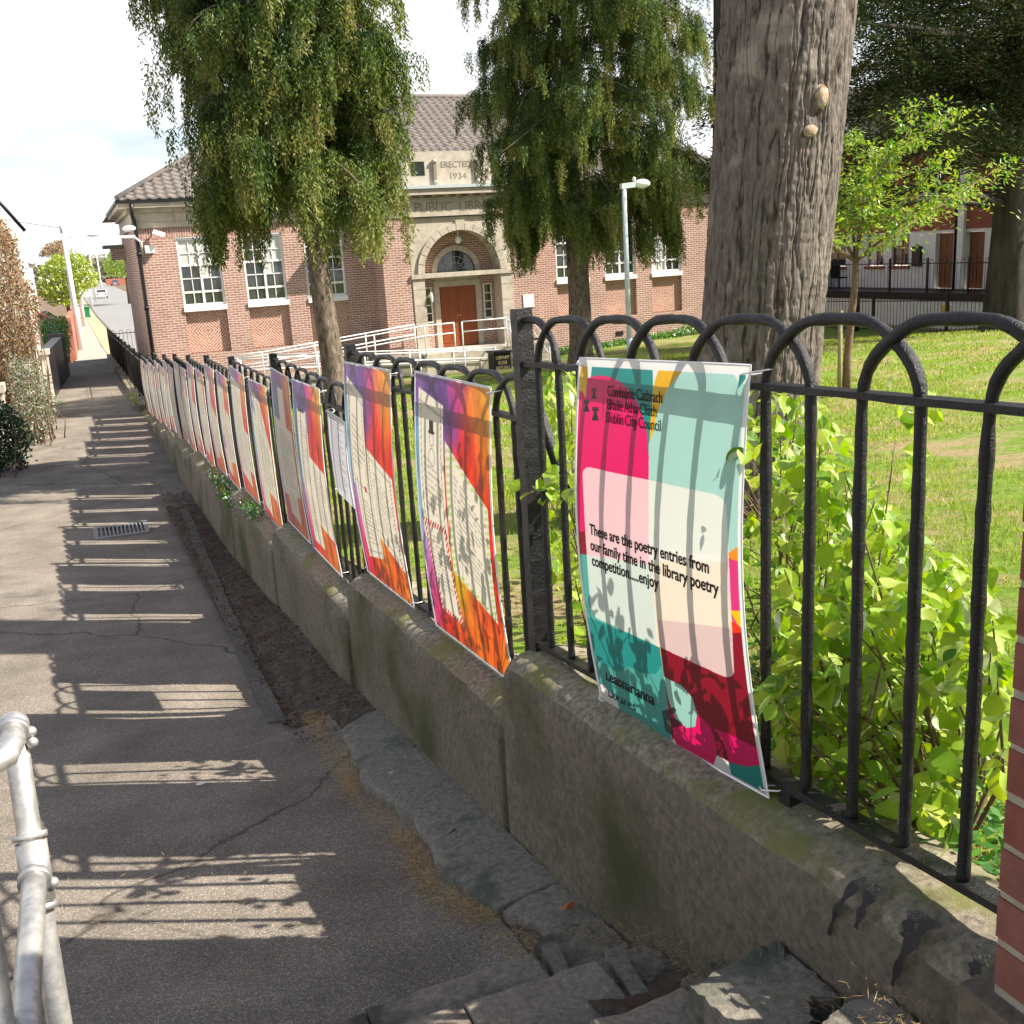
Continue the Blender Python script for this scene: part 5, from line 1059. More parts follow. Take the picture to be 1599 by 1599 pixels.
# big lime trunk close behind the railing
def big_tree():
    bx, by = 3.00, 2.72; bz = float(lz(bx, by)) - .1
    t = thing('lime_tree', 'large grey tree with ridged bark and two pale pruning scars behind the council poster', 'tree', (bx, by, bz))
    na, n = 620, 640; zs = np.linspace(bz, 7.2, n); A, Zg = np.meshgrid(np.arange(na) / na, zs)
    th = A * 2 * math.pi
    axx = bx - .10 + .095 * np.clip(Zg - 2.0, -1, 9); axy = by + .0 * Zg
    rad = .385 + .010 * (Zg - 2) + .15 * np.exp(-np.clip(Zg - bz, 0, 9) / .40) + .03 * np.exp(-((Zg - 6.3) / .8) ** 2)
    # woven ridges: stretched noise around the trunk, ridged
    per = 74.0; x = A * per + .6 * vnoise(A * 14, Zg * 1.3, 4) + .35 * vnoise(A * 70, Zg * 9, 6); y = Zg * 2.6
    def pn(x, y, seed, p): # periodic in x
        a = vnoise(x, y, seed); b = vnoise(x - p, y, seed); w = np.clip(A * 1.0, 0, 1) ** 8; return a * (1 - w) + b * w
    rd = np.clip(np.abs(pn(x, y, 21, per)) * 3.4, 0, 1); rd2 = np.clip(np.abs(pn(x * 2.3, y * 3.1, 22, per * 2.3)) * 2.6, 0, 1); rd3 = np.clip(.5 + 1.2 * vnoise(A * 60, Zg * 34, 8), 0, 1)
    ridge = .55 * rd + .30 * rd2 + .15 * rd3; r = rad * (.99 + .030 * rd + .018 * rd2 + .012 * rd3 + .015 * np.sin(3 * th + Zg * .5))
    for (tz, tth, s) in ((3.95, 0, .12), (3.62, 0, .13)):
        pass
    # bulges round the scars
    d2c = np.array([CAM.x - bx, CAM.y - by]); thc = math.atan2(d2c[1], d2c[0])
    global scar_pts; scar_pts = []
    for (sz, da, am) in ((3.90, .62, .010), (3.70, .48, .012), (5.0, 1.2, .06), (4.30, -1.25, .03)):
        dth = (th - (thc + da) + math.pi) % (2 * math.pi) - math.pi; g = np.exp(-((dth * .4 / .09) ** 2 + ((Zg - sz) / .10) ** 2)); r = r + am * g - .008 * np.exp(-(((np.hypot(dth * .4, Zg - sz)) - .10) / .02) ** 2)
    V = np.stack([axx + r * np.cos(th), axy + r * np.sin(th), Zg], -1).reshape(-1, 3); i = np.arange(n * na).reshape(n, na); j = np.roll(i, -1, 1)
    Q = np.stack([i[:-1], j[:-1], j[1:], i[1:]], -1).reshape(-1, 4)
    me = mesh_np('trunk', V, Q, smooth=True); at_ = me.attributes.new('ridge', 'FLOAT', 'POINT'); at_.data.foreach_set('value', ridge.ravel().astype(np.float32)); put('trunk', me, MT['bark'], t)
    for (sz, da, rr) in ((3.90, .62, (.036, .062)), (3.70, .48, (.040, .034))):
        a = thc + da; c = np.array([bx - .10 + .095 * (sz - 2) + .432 * math.cos(a), by + .432 * math.sin(a), sz]); nrm = np.array([math.cos(a), math.sin(a), 0]); tg = np.array([-math.sin(a), math.cos(a), 0])
        V = [c + nrm * .006]; V += [c + nrm * .010 + tg * rr[0] * 1.0 * math.cos(q) * (1 + .12 * math.sin(3 * q)) + np.array([0, 0, rr[1] * math.sin(q)]) for q in np.linspace(0, 2 * math.pi, 17)[:-1]]
        V += [c - nrm * .04 + tg * rr[0] * 1.35 * math.cos(q) + np.array([0, 0, rr[1] * 1.3 * math.sin(q)]) for q in np.linspace(0, 2 * math.pi, 17)[:-1]]
        m_ = M(); m_.add(V, [(0, 1 + k, 1 + (k + 1) % 16) for k in range(16)] + [(1 + k, 17 + k, 17 + (k + 1) % 16, 1 + (k + 1) % 16) for k in range(16)], True); m_.obj('pruning_scar', MT['scar'], t)
    # limbs above the frame and a light spring crown
    rg = np.random.default_rng(5); lm = M(); C = []; 
    for b in range(9):
        th_ = b * 2.4; p = np.array([bx + .3, by, 6.2 + .25 * b]); d = np.array([math.cos(th_) * .7, math.sin(th_) * .7, .8]); P = [p + d * s + np.array([0, 0, .05 * s * s]) for s in np.linspace(0, 4.2, 8)]; lm.tube(P, np.linspace(.13, .02, 8), 8)
        for q in range(34):
            s = rg.uniform(2.2, 5.2); C.append(p + d * s + rg.normal(0, .55, 3))
    lm.obj('limb', MT['bark'], t); C = np.array(C)
    C = np.repeat(C, 7, 0) + rg.normal(0, .09, (len(C) * 7, 3)); add_foliage('crown', C, unit(len(C), rg), rg.uniform(.05, .08, len(C)), rg.uniform(.04, .06, len(C)), L_lime, t)
    return t
big_tree()

# ------------------------------------------------------------------ shrub of lime suckers behind the railing
def leaf_mesh(name, w=.62, bend=.18, fold=.12):
    """ovate leaf, unit length along +Y, folded on the midrib and arched"""
    k = 7; V = []; prof = [0, .55, .92, 1.0, .85, .5, 0]
    for i in range(k):
        t = i / (k - 1); y = t; z = -bend * t * t; h = prof[i] * w * .5
        V += [(-h, y, z + fold * h * 2 + .03 * math.sin(9 * t)), (0, y, z), (h, y, z + fold * h * 2 + .03 * math.sin(9 * t + 1))]
    V += [(0, -.25, .03)]
    f = [(3 * i, 3 * i + 1, 3 * i + 4, 3 * i + 3) for i in range(k - 1)] + [(3 * i + 1, 3 * i + 2, 3 * i + 5, 3 * i + 4) for i in range(k - 1)] + [(3 * k, 2, 0)]
    return V, f
LV, LF = leaf_mesh('leaf')
leafme = []
for w_, b_, fo in ((.74, .22, .14), (.66, .35, .05), (.80, .1, .22)):
    V, f = leaf_mesh('leaf', w_, b_, fo); me = bpy.data.meshes.new('leaf'); me.from_pydata(V, [], f); me.polygons.foreach_set('use_smooth', [True] * len(f)); me.materials.append(L_lime); leafme.append((me, np.array(V), f))
def in_poly1(x, y, pts): return bool(inpoly(np.array([x]), np.array([y]), pts)[0])
def sample_poly(pts, n, r):
    xs = [p[0] for p in pts]; ys = [p[1] for p in pts]; out = []
    while len(out) < n:
        u, v = r.uniform(min(xs), max(xs)), r.uniform(min(ys), max(ys))
        if in_poly1(u, v, pts): out.append((u, v))
    return out
sh = thing('leafy_shrub', 'bright lime green broad-leaved shrub growing at the tree foot behind the railing', 'shrub', (1.2, -.3, 1.45))
rg = np.random.default_rng(12); L3 = []
zones = [([(930, 585), (1190, 600), (1190, 900), (945, 900)], 430, (.7, 2.0), .060),
         ([(1200, 606), (1262, 612), (1300, 655), (1335, 700), (1350, 780), (1300, 840), (1255, 900), (1205, 900)], 560, (.35, 1.9), .060),
         ([(1262, 690), (1380, 760), (1440, 850), (1540, 890), (1560, 1000), (1400, 1030), (1240, 960)], 950, (.4, 1.6), .062),
         ([(1205, 880), (1400, 900), (1560, 950), (1578, 1190), (1500, 1260), (1380, 1210), (1205, 1180)], 2100, (.12, 1.0), .060),
         ([(1215, 1130), (1330, 1180), (1500, 1240), (1490, 1300), (1300, 1260), (1225, 1225)], 170, (.06, .35), .056),
         ([(812, 585), (918, 575), (915, 700), (905, 760), (850, 740), (820, 690)], 250, (.15, 1.3), .062),
         ([(850, 690), (915, 680), (920, 900), (905, 960), (850, 905)], 150, (.1, .9), .058),
         ([(806, 730), (905, 735), (900, 780), (815, 775)], 44, (-.05, .1), .058), ([(875, 985), (920, 990), (925, 1040), (880, 1010)], 12, (.1, .3), .05),
         ([(1160, 690), (1205, 680), (1210, 760), (1170, 730)], 7, (-.06, .05), .05), ([(1180, 1070), (1225, 1040), (1235, 1130), (1195, 1115)], 10, (-.07, .03), .05), ([(1385, 580), (1470, 590), (1450, 760), (1380, 730)], 22, (.6, 1.6), .06)]
for pts, n_, (xa, xb), sz in zones:
    for (u, v) in sample_poly(pts, n_, rg):
        X_ = rg.uniform(xa, xb); p = ray_plane(u, v, 0, X_); g = float(lz(p.x, p.y)) + .03
        if p.z < g: 
            d = p - CAM; t = (g - CAM.z) / d.z; p = CAM + d * t
        L3.append((p, sz * rg.uniform(.55, 1.35)))
rg.shuffle(L3); L3.sort(key=lambda q: (q[0] - CAM).length)
stems = M()
anch = [Vector((.9, -.2, 1.45)), Vector((1.5, .3, 1.45)), Vector((.5, -1.0, 1.55)), Vector((2.2, 1.6, 1.4)), Vector((.35, -1.6, 1.6)), Vector((.9, .9, 1.35)), Vector((.4, .35, 1.4))]
restV, restF, nb = [], [], 0
for k_, (p, sz) in enumerate(L3):
    yaw = rg.uniform(0, 2 * math.pi); pitch = rg.normal(-.55, .45); roll = rg.normal(0, .5)
    Rm = Matrix.Rotation(yaw, 4, 'Z') @ Matrix.Rotation(pitch, 4, 'X') @ Matrix.Rotation(roll, 4, 'Y')
    me, VV, FF = leafme[k_ % 3]
    if k_ < 300:
        o = put('leaf', me, None, sh, loc=Vector(p) - sh.location); o.rotation_euler = Rm.to_euler(); o.scale = (sz, sz, sz)
    else:
        R3 = np.array(Rm.to_3x3()); restV.append((VV * sz) @ R3.T + np.array(p)); restF += [[i + nb for i in q] for q in FF]; nb += len(VV)
    if k_ % 16 == 0:
        a = min(anch, key=lambda q: (q - Vector(p)).length + rg.uniform(0, .5)); mid = (a + Vector(p)) / 2 + Vector((rg.normal(0, .05), rg.normal(0, .05), rg.uniform(0, .12)))
        stems.tube([a, a * .6 + mid * .4, mid, mid * .35 + Vector(p) * .65, Vector(p)], [.006, .0045, .0035, .0025, .0015], 5)
me = bpy.data.meshes.new('foliage'); me.from_pydata(np.concatenate(restV).tolist(), [], restF); o = put('foliage', me, L_lime, sh); o['kind'] = 'stuff'
o = stems.obj('stem', MT['twig'], sh); o['kind'] = 'stuff'
# ground cover under it
C = np.c_[rg.uniform(.10, .9, 2600), rg.uniform(-2.3, .4, 2600), np.zeros(2600)]; C[:, 2] = lz(C[:, 0], C[:, 1]) + rg.uniform(.0, .16, 2600) + .16 * np.exp(-((C[:, 1] + 1.9) / .4) ** 2)
D = unit(2600, rg); D[:, 2] = np.abs(D[:, 2]) * .5 - .1
V, Q = leaf_cloud(C, D, np.tile([0, 0, 1.], (2600, 1)) + unit(2600, rg) * .5, rg.uniform(.02, .045, 2600), rg.uniform(.014, .03, 2600))
gc = put('ground_cover', mesh_np('ground_cover', V, Q), L_ground); tag(gc, 'small dark green weeds covering the soil under the shrub', 'weeds'); gc['kind'] = 'stuff'
dk = thing('dock_plant', 'broad toothed green weed leaf behind the last but one railing bar', 'weed', (.2, -1.75, 1.7))
for a, s_ in ((.5, .26), (1.4, .22), (2.6, .18), (-.4, .2)):
    V, f = leaf_mesh('dock', .42, .5, .1); V = np.array(V) * s_; me = bpy.data.meshes.new('leaf'); me.from_pydata(V.tolist(), [], f); me.materials.append(L_ground)
    o = put('leaf', me, None, dk, loc=(0, 0, .02)); o.rotation_euler = (.55, 0, a)

# ------------------------------------------------------------------ grass blades, fallen needles, litter
def scatter_grass(n, x0, x1, y0, y1, h, w, seed):
    r = np.random.default_rng(seed); x = x0 + (x1 - x0) * r.random(n) ** 1.2; y = r.uniform(y0, y1, n)
    bare = fbm(x * 1.1, y * 1.1, 77) + .5 * fbm(x * 4, y * 4, 7); keep = (bare < np.where(x < 6, .04, .16)) | (r.random(n) < .16); x, y = x[keep], y[keep]; n = len(x)
    C = np.c_[x, y, lz(x, y) + .03 * fbm(x * 1.1, y * 1.1, 9) - .005]; D = np.c_[r.normal(0, .45, n), r.normal(0, .45, n), np.ones(n)]
    return leaf_cloud(C, D, unit(n, r), h * r.uniform(.5, 1.3, n), w)
Vs, Qs, b0 = [], [], 0
for args in ((52000, .12, 5.0, -2.4, 5.0, .055, .006, 1), (60000, .12, 10.0, 4.0, 13, .055, .010, 2), (46000, .2, 22, 8, 24, .07, .02, 3)):
    V, Q = scatter_grass(*args); Vs.append(V); Qs.append(Q + b0); b0 += len(V)
gr = put('grass', mesh_np('grass', np.concatenate(Vs), np.concatenate(Qs)), L_grass); tag(gr, 'sunlit lawn grass with worn brown patches behind the railings', 'grass'); gr['kind'] = 'stuff'
def needles(n, fx, seed, ln=(.04, .075), w=.0016, name='needles'):
    r = np.random.default_rng(seed); x, y, z = fx(n, r); a = r.uniform(0, math.pi, len(x)); D = np.c_[np.cos(a), np.sin(a), r.normal(0, .12, len(x))]
    return leaf_cloud(np.c_[x, y, z], D, np.tile([0, 0, 1.], (len(x), 1)) + unit(len(x), r) * .4, r.uniform(ln[0], ln[1], len(x)), w)
def drift(n, r):
    y = r.uniform(-.76, 2.4, n); c = np.interp(y, [-.8, -.4, 0, .4, 1, 2, 2.4], [-.33, -.405, -.475, -.455, -.495, -.45, -.44]); sd = np.interp(y, [-.8, 0, 2.4], [.045, .032, .030])
    x = c + r.normal(0, 1, n) * sd; k = (fbm(x * 14, y * 5, 61) > .02) | (r.random(n) < .3); x, y, c = x[k], y[k], c[k]; return x, y, gzx(x, y) + .012 + .028 * r.random(len(x)) * np.exp(-((x - c) / .05) ** 2)
def spread(n, r):
    x = -.55 - np.abs(r.normal(0, .75, n)); y = -.76 + 6.5 * r.random(n) ** 1.6; return x, y, gzx(x, y) + .014
def onsteps(n, r):
    cs = np.array([(-.24, -.82, 1.12), (-.22, -.95, 1.18), (-.23, -1.12, 1.29), (-.2, -1.25, 1.345), (-.22, -1.42, 1.385), (-.24, -1.52, 1.40), (-.21, -1.80, 1.60), (-.2, -2.02, 1.73), (-.24, -2.15, 1.745), (-.36, -.74, 1.05)]); k_ = r.integers(0, len(cs), n)
    x = np.minimum(cs[k_, 0] + r.normal(0, .04, n), -.145); y = cs[k_, 1] + r.normal(0, .045, n); return x, y, cs[k_, 2] - .005 + r.random(n) * .022
def wallfoot(n, r):
    y = r.uniform(-.9, 9, n); x = -.165 - np.abs(r.normal(0, .02, n)); return x, y, gzx(x, y) + .035 + .02 * r.random(n)
def wallfoot2(n, r):
    y = r.uniform(1.9, 12, n); x = r.uniform(-.60, -.18, n); k_ = fbm(x * 5, y * 3, 31) > -.05; x, y = x[k_], y[k_]; return x, y, gzx(x, y) + .022
Vs, Qs, b0 = [], [], 0
for args in ((8500, drift, 1, (.03, .065), .0017), (3400, spread, 2, (.025, .05), .0012), (1300, onsteps, 3, (.018, .036), .0009), (500, wallfoot, 4), (1600, wallfoot2, 5, (.03, .07), .0022)):
    V, Q = needles(*args); Vs.append(V); Qs.append(Q + b0); b0 += len(V)
nd_ = put('pine_needles', mesh_np('pine_needles', np.concatenate(Vs), np.concatenate(Qs)), L_needle); tag(nd_, 'orange brown fallen pine needles drifted between the path and the broken gutter slab', 'pine needles'); nd_['kind'] = 'stuff'
r_ = np.random.default_rng(8); n_ = 5200; y = r_.uniform(1.9, 12, n_); x = r_.uniform(-.60, -.17, n_); C = np.c_[x, y, gzx(x, y) + .014 + .012 * r_.random(n_)]
V, Q = leaf_cloud(C, unit(n_, r_) * [1, 1, .3], np.tile([0, 0, 1.], (n_, 1)) + unit(n_, r_) * .6, r_.uniform(.012, .034, n_), r_.uniform(.008, .02, n_))
o = put('leaf_litter', mesh_np('leaf_litter', V, Q), pm('brown_leaf_litter', (.06, .035, .022), (.17, .10, .06), 40, .9)); tag(o, 'dark crumbled leaf litter along the foot of the low wall', 'leaf litter'); o['kind'] = 'stuff'
# single fallen bits
for (x, y, c_, s_, lab, cat) in ((-.20, -.58, (.40, .13, .05), .026, 'single orange dry leaf lying at the end of the gutter slab', 'dry leaf'), (-.34, 1.02, (.7, .72, .75), .016, 'tiny crumpled silver wrapper on the far half of the gutter slab', 'litter'), (-1.14, 1.62, (.75, .75, .70), .02, 'small white bird dropping splash on the sunlit strip of path', 'spot')):
    me = M(); V = [(x + s_ * math.cos(q) * (1 + .3 * math.sin(3 * q)), y + .8 * s_ * math.sin(q) * (1 + .3 * math.cos(2 * q)), float(gzx(x, y)) + .040 + .006 * math.sin(2 * q) if x > -.6 else float(gzx(x, y)) + .016) for q in np.linspace(0, 6.28, 11)[:-1]]
    me.add(V + [(x, y, float(gzx(x, y)) + (.048 if x > -.6 else .019))], [(i, (i + 1) % 10, 10) for i in range(10)]); tag(me.obj('dry_leaf' if cat == 'dry leaf' else 'litter_scrap' if cat == 'litter' else 'dropping', pm('bit_' + cat.replace(' ', '_'), c_, None)), lab, cat)
tw = M().tube([(x_, y_, float(gzx(x_, y_)) + .038) for x_, y_ in ((-.36, .20), (-.345, .23), (-.33, .24), (-.29, .25))], .0022, 5); tag(tw.obj('twig', MT['bk']), 'thin dark twig lying on the pale gutter slab', 'twig')
# black paint runs on the coping under the last bars
for yc, ln, wd in ((-1.80, .16, .012), (-1.835, .10, .016), (-1.98, .17, .015), (-1.945, .06, .02), (-2.10, .05, .02)):
    prof = [(-.05, -.008), (-.098, -.028), (-.118, -.058), (-.132, -.092), (-.136, -.145), (-.1365, -.24), (-.137, -.38)]; crest = np.interp(-yc, [0, 2.8], [1.675, 1.955]); ss = np.linspace(0, 1, 14); V = []; L_ = 0
    d_ = np.r_[0, np.cumsum([math.hypot(prof[i + 1][0] - prof[i][0], prof[i + 1][1] - prof[i][1]) for i in range(6)])]
    for s in ss:
        q = .03 + s * ln; px_ = np.interp(q, d_, [p[0] for p in prof]) - .010; pz = np.interp(q, d_, [p[1] for p in prof]) + .008; w_ = wd * (1 - .65 * s) * (1 + .4 * math.sin(17 * s + yc * 50))
        V += [(px_, yc - w_ + .04 * s * (1 if ln > .1 else 0), crest + pz), (px_, yc + w_ + .04 * s * (1 if ln > .1 else 0), crest + pz)]
    m_ = M(); m_.add(V, [(2 * i, 2 * i + 1, 2 * i + 3, 2 * i + 2) for i in range(13)]); m_.obj('paint_run', MT['paint'], lw)

# ------------------------------------------------------------------ young tree with stake
def young_tree():
    bx, by = 8.15, 8.0; bz = float(lz(bx, by)); P = lambda u, v, dy=0: np.array(ray_plane(u, v, 1, by + dy))
    t = thing('young_tree', 'slim young tree with fresh yellow green leaves tied to a stake', 'tree', (bx, by, bz))
    f = P(1336, 408); m_ = M(); m_.tube([(bx, by, bz - .1), (bx, by, bz + .5), f - [0, 0, .3], f], [.062, .052, .045, .04], 12); m_.obj('trunk', MT['twig'], t)
    tips = [((1350, 330), (1380, 265), (1440, 170), .2), ((1345, 330), (1400, 330), (1470, 250), -.3), ((1390, 370), (1470, 320), (1560, 262), .3), ((1310, 360), (1305, 290), (1330, 215), .5), ((1290, 380), (1260, 330), (1240, 270), -.4), ((1370, 380), (1430, 330), (1500, 300), -.6), ((1350, 300), (1400, 230), (1490, 180), -.1), ((1330, 340), (1350, 290), (1370, 240), .8)]
    rg = np.random.default_rng(3); C = []; D = []
    for (a, b, c, dy) in tips:
        pts = [f, P(a[0], a[1], dy * .4), P(b[0], b[1], dy * .8), P(c[0], c[1], dy)]; br_ = M().tube(pts, [.026, .018, .011, .004], 7); br_.obj('branch', MT['twig'], t)
        for s in np.linspace(.25, 1.05, 26):
            q = s * 3; i = min(int(q), 2); p = pts[i] + (pts[i + 1] - pts[i]) * (q - i)
            for k_ in range(2):
                d = rg.normal(0, 1, 3) * [1, 1, .22]; d[2] += .04; Lb = rg.uniform(.15, .5); n_ = 16
                C.append(p + np.outer(np.linspace(.1, 1, n_), d * Lb) + rg.normal(0, .035, (n_, 3))); D.append(np.tile(d, (n_, 1)) + rg.normal(0, .9, (n_, 3)) - [0, 0, .5])
    C = np.concatenate(C); D = np.concatenate(D); n_ = len(C); add_foliage('crown', C, D, rg.uniform(.055, .10, n_), rg.uniform(.022, .045, n_), L_maple, t, nrm=np.tile([0, 0, 1.], (n_, 1)) + unit(n_, rg) * .6)
    s = M().tube([(bx - .12, by, bz - .1), (bx - .12, by, bz + 1.15)], .03, 8); s.obj('stake', pm('pale_stake', (.22, .20, .10), (.32, .28, .15), 9), t)
    M().tube([(bx - .14, by, bz + 1.0), (bx, by - .06, bz + 1.0), (bx + .06, by, bz + 1.0), (bx, by + .06, bz + 1.0), (bx - .14, by, bz + 1.0)], .018, 6).obj('tree_tie', MT['bk'], t)
young_tree()

# ------------------------------------------------------------------ lamp post
lp = thing('lamp_post', 'slim pale grey lamp post with a short side arm and round lantern', 'lamp post', (12.55, 22, .1))
_a, _b = ray_plane(980, 400, 1, 16.6), ray_plane(980, 400, 1, 22); lp_s = (16.6 + 3.24) / (22 + 3.24)
def lq(x, z): return CAM.x + (x - CAM.x) * lp_s, 16.6, CAM.z + (z - CAM.z) * lp_s
lp.location = (lq(12.58, 0)[0], 16.6, .3)
M().tube([(lq(12.58, 0)[0], 16.6, .1), lq(12.55, 4.5)], [.060, .048], 12).obj('pole', MT['greysteel'], lp); M().tube([(lq(12.58, 0)[0], 16.6, .1), (lq(12.58, 0)[0], 16.6, 1.1)], .068, 12).obj('pole_base', MT['greysteel'], lp)
M().obox(lq(12.70, 4.55), (.19, 0, .016), (0, .05, 0), (0, 0, .055)).obj('arm', MT['greysteel'], lp); M().ball(lq(13.1, 4.58), (.19, .12, .095)).obj('lantern', MT['lampgl'], lp); M().ball(lq(12.86, 4.70), (.04, .04, .05)).obj('sensor', MT['white'], lp)
bh = M().tube([(9.4, 21.5, .1), (9.4, 21.5, .75), (9.45, 21.5, .82), (9.95, 21.5, .82), (10.0, 21.5, .75), (10.0, 21.5, .0)], .025, 8); tag(bh.obj('bike_hoop', MT['paint']), 'low black tubular hoop set in the lawn before the library', 'bike stand')

# ------------------------------------------------------------------ terrace houses at right
XH = 28.0
hs = thing('terrace_house', 'terrace of red upper and white lower walls behind a raised walkway', 'house', (XH, 26, .8))
doors = [(26.35, 'a'), (24.95, 'b')]; winy = [(32.2, 1.2), (29.9, .92), (28.55, .92), (20.8, .95)]
ops = sorted([(y - .42, y + .42, .8, 2.76) for y, _ in doors] + [(y - w_ / 2, y + w_ / 2, 1.62, 2.84) for y, w_ in winy]); wm = M(); cur = 15.0
for a, b, c, d in ops:
    wm.box(XH, XH + .3, cur, a, .5, 2.86); wm.box(XH, XH + .3, a, b, d, 2.86)
    if c > .9: wm.box(XH, XH + .3, a, b, .5, c)
    cur = b
wm.box(XH, XH + .3, cur, 40, .5, 2.86); wm.obj('white_wall', MT['whitewall'], hs); M().box(XH - .03, XH + .3, 15, 40, 2.862, 6.4).obj('red_wall', MT['housered'], hs)
for y, _ in doors:
    dr = M().box(XH + .18, XH + .24, y - .40, y + .40, .8, 2.74).obj('door', MT['wood'], hs)
    for zz in (1.0, 1.65, 2.2):
        for yy_ in (-.32, .05): M().box(XH + .165, XH + .18, y + yy_, y + yy_ + .27, zz, zz + .45).obj('door_panel', MT['wood'], dr).location = (0, 0, 0)
    M().ball((XH + .15, y + .3, 1.7), .03, 6, 4).obj('handle', MT['gold'], dr).location = (0, 0, 0)
for y, w_ in winy:
    q = M().box(XH + .1, XH + .16, y - w_ / 2, y - w_ / 2 + .06, 1.63, 2.84).box(XH + .1, XH + .16, y + w_ / 2 - .06, y + w_ / 2, 1.63, 2.84).box(XH + .1, XH + .16, y - .03, y + .03, 1.63, 2.84).box(XH + .095, XH + .155, y - w_ / 2 + .06, y + w_ / 2 - .06, 2.3, 2.36); wn = q.obj('window', MT['wood'], hs)
    for a, b in ((y - w_ / 2 + .061, y - .031), (y + .031, y + w_ / 2 - .061)):
        for c, d in ((1.66, 2.298), (2.362, 2.83)): M().box(XH + .12, XH + .13, a, b, c, d).obj('pane', MT['blind' if random.random() < .5 else 'glass'], wn).location = (0, 0, 0)
    M().box(XH - .08, XH + .1, y - w_ / 2 - .08, y + w_ / 2 + .08, 1.52, 1.615).obj('sill', MT['housered'], wn).location = (0, 0, 0)
for y in (25.75, 18.7): M().tube([(XH - .09, y, .8), (XH - .09, y, 6.2)], .055, 8).obj('downpipe', MT['drain'], hs)
M().box(XH - .16, XH - .032, 25.35, 25.62, .8, 6.3).obj('pilaster', MT['whitewall'], hs)
for y in (27.6, 23.6): M().box(XH - .14, XH - .002, y - .2, y + .2, 1.6, 2.32).obj('meter_box', MT['paint'], hs)
for y in (31.2, 27.2, 23.5, 19.5): 
    q = M().box(XH - .06, XH - .034, y - .5, y + .5, 3.9, 5.1).obj('window', MT['white'], hs); M().box(XH - .075, XH - .061, y - .42, y + .42, 3.98, 5.02).obj('pane', MT['glass'], q).location = (0, 0, 0)
M().add([(XH - .4, 15, 6.3), (XH - .4, 40, 6.3), (XH + 4, 40, 9), (XH + 4, 15, 9), (XH - .4, 15, 6.42), (XH - .4, 40, 6.42), (XH + 4, 40, 9.12), (XH + 4, 15, 9.12)], [(0, 1, 2, 3), (4, 7, 6, 5), (0, 4, 5, 1), (0, 3, 7, 4), (1, 5, 6, 2), (2, 6, 7, 3)]).obj('roof', MT['tile'], hs)
wk = M().box(26.0, 28.4, 14, 40, -1.2, .55); tag(wk.obj('raised_walkway', MT['whitewall']), 'white rendered base of the raised walkway before the terrace', 'retaining wall')
wk = M().box(25.94, 28.0, 14, 40, .552, .80); tag(wk.obj('walkway_edge', MT['drain']), 'black painted edge slab on top of the white walkway base', 'ledge')
plain_railing('tall hooped railing on top of the raised walkway by the doors', (26.05, 14.2), (26.05, 36), .80, .80, h=1.15, nposts=12, sp=.17, r=.011, nn=4)
plain_railing('hooped railing at the far edge of the lawn in front of the white base', (24.0, 15.5), (24.0, 32), -.15, -.55, h=1.2, nposts=5, sp=.15, r=.012, nn=4)
for y in (28.2, 25.9): q = M().tube([(23.7, y, -.7), (23.7, y, .75)], .10, 10); tag(q.obj('bollard', MT['paint']), 'black round-topped post by the lawn railing, %s' % ('left of the young tree' if y > 27 else 'right of the young tree'), 'bollard')
q = M().box(25.93, 25.96, 23.95, 24.3, .05, .40); tag(q.obj('warning_sign', pm('yellow_sign', (.6, .42, .08), None)), 'small yellow sign on the white base behind the railing', 'sign')
ch = thing('chair', 'black metal chair on the walkway under the left window', 'chair', (26.9, 30.6, .8))
M().box(26.65, 27.1, 30.4, 30.85, 1.22, 1.27).obj('seat', MT['bk'], ch); M().box(26.65, 27.1, 30.86, 30.9, 1.27, 1.75).obj('backrest', MT['bk'], ch)
for a in (26.68, 27.07):
    for b in (30.43, 30.85): M().tube([(a, b, .8), (a, b, 1.22)], .018, 5).obj('leg', MT['bk'], ch)
q = M().box(26.5, 27.2, 31.9, 34.6, .8, 1.75); q.box(26.55, 27.15, 32.0, 34.5, 1.752, 1.85); tag(q.obj('storage_box', pm('dark_grey_plastic', (.04, .045, .045), None)), 'dark grey covered storage box at the left end of the walkway', 'storage box')

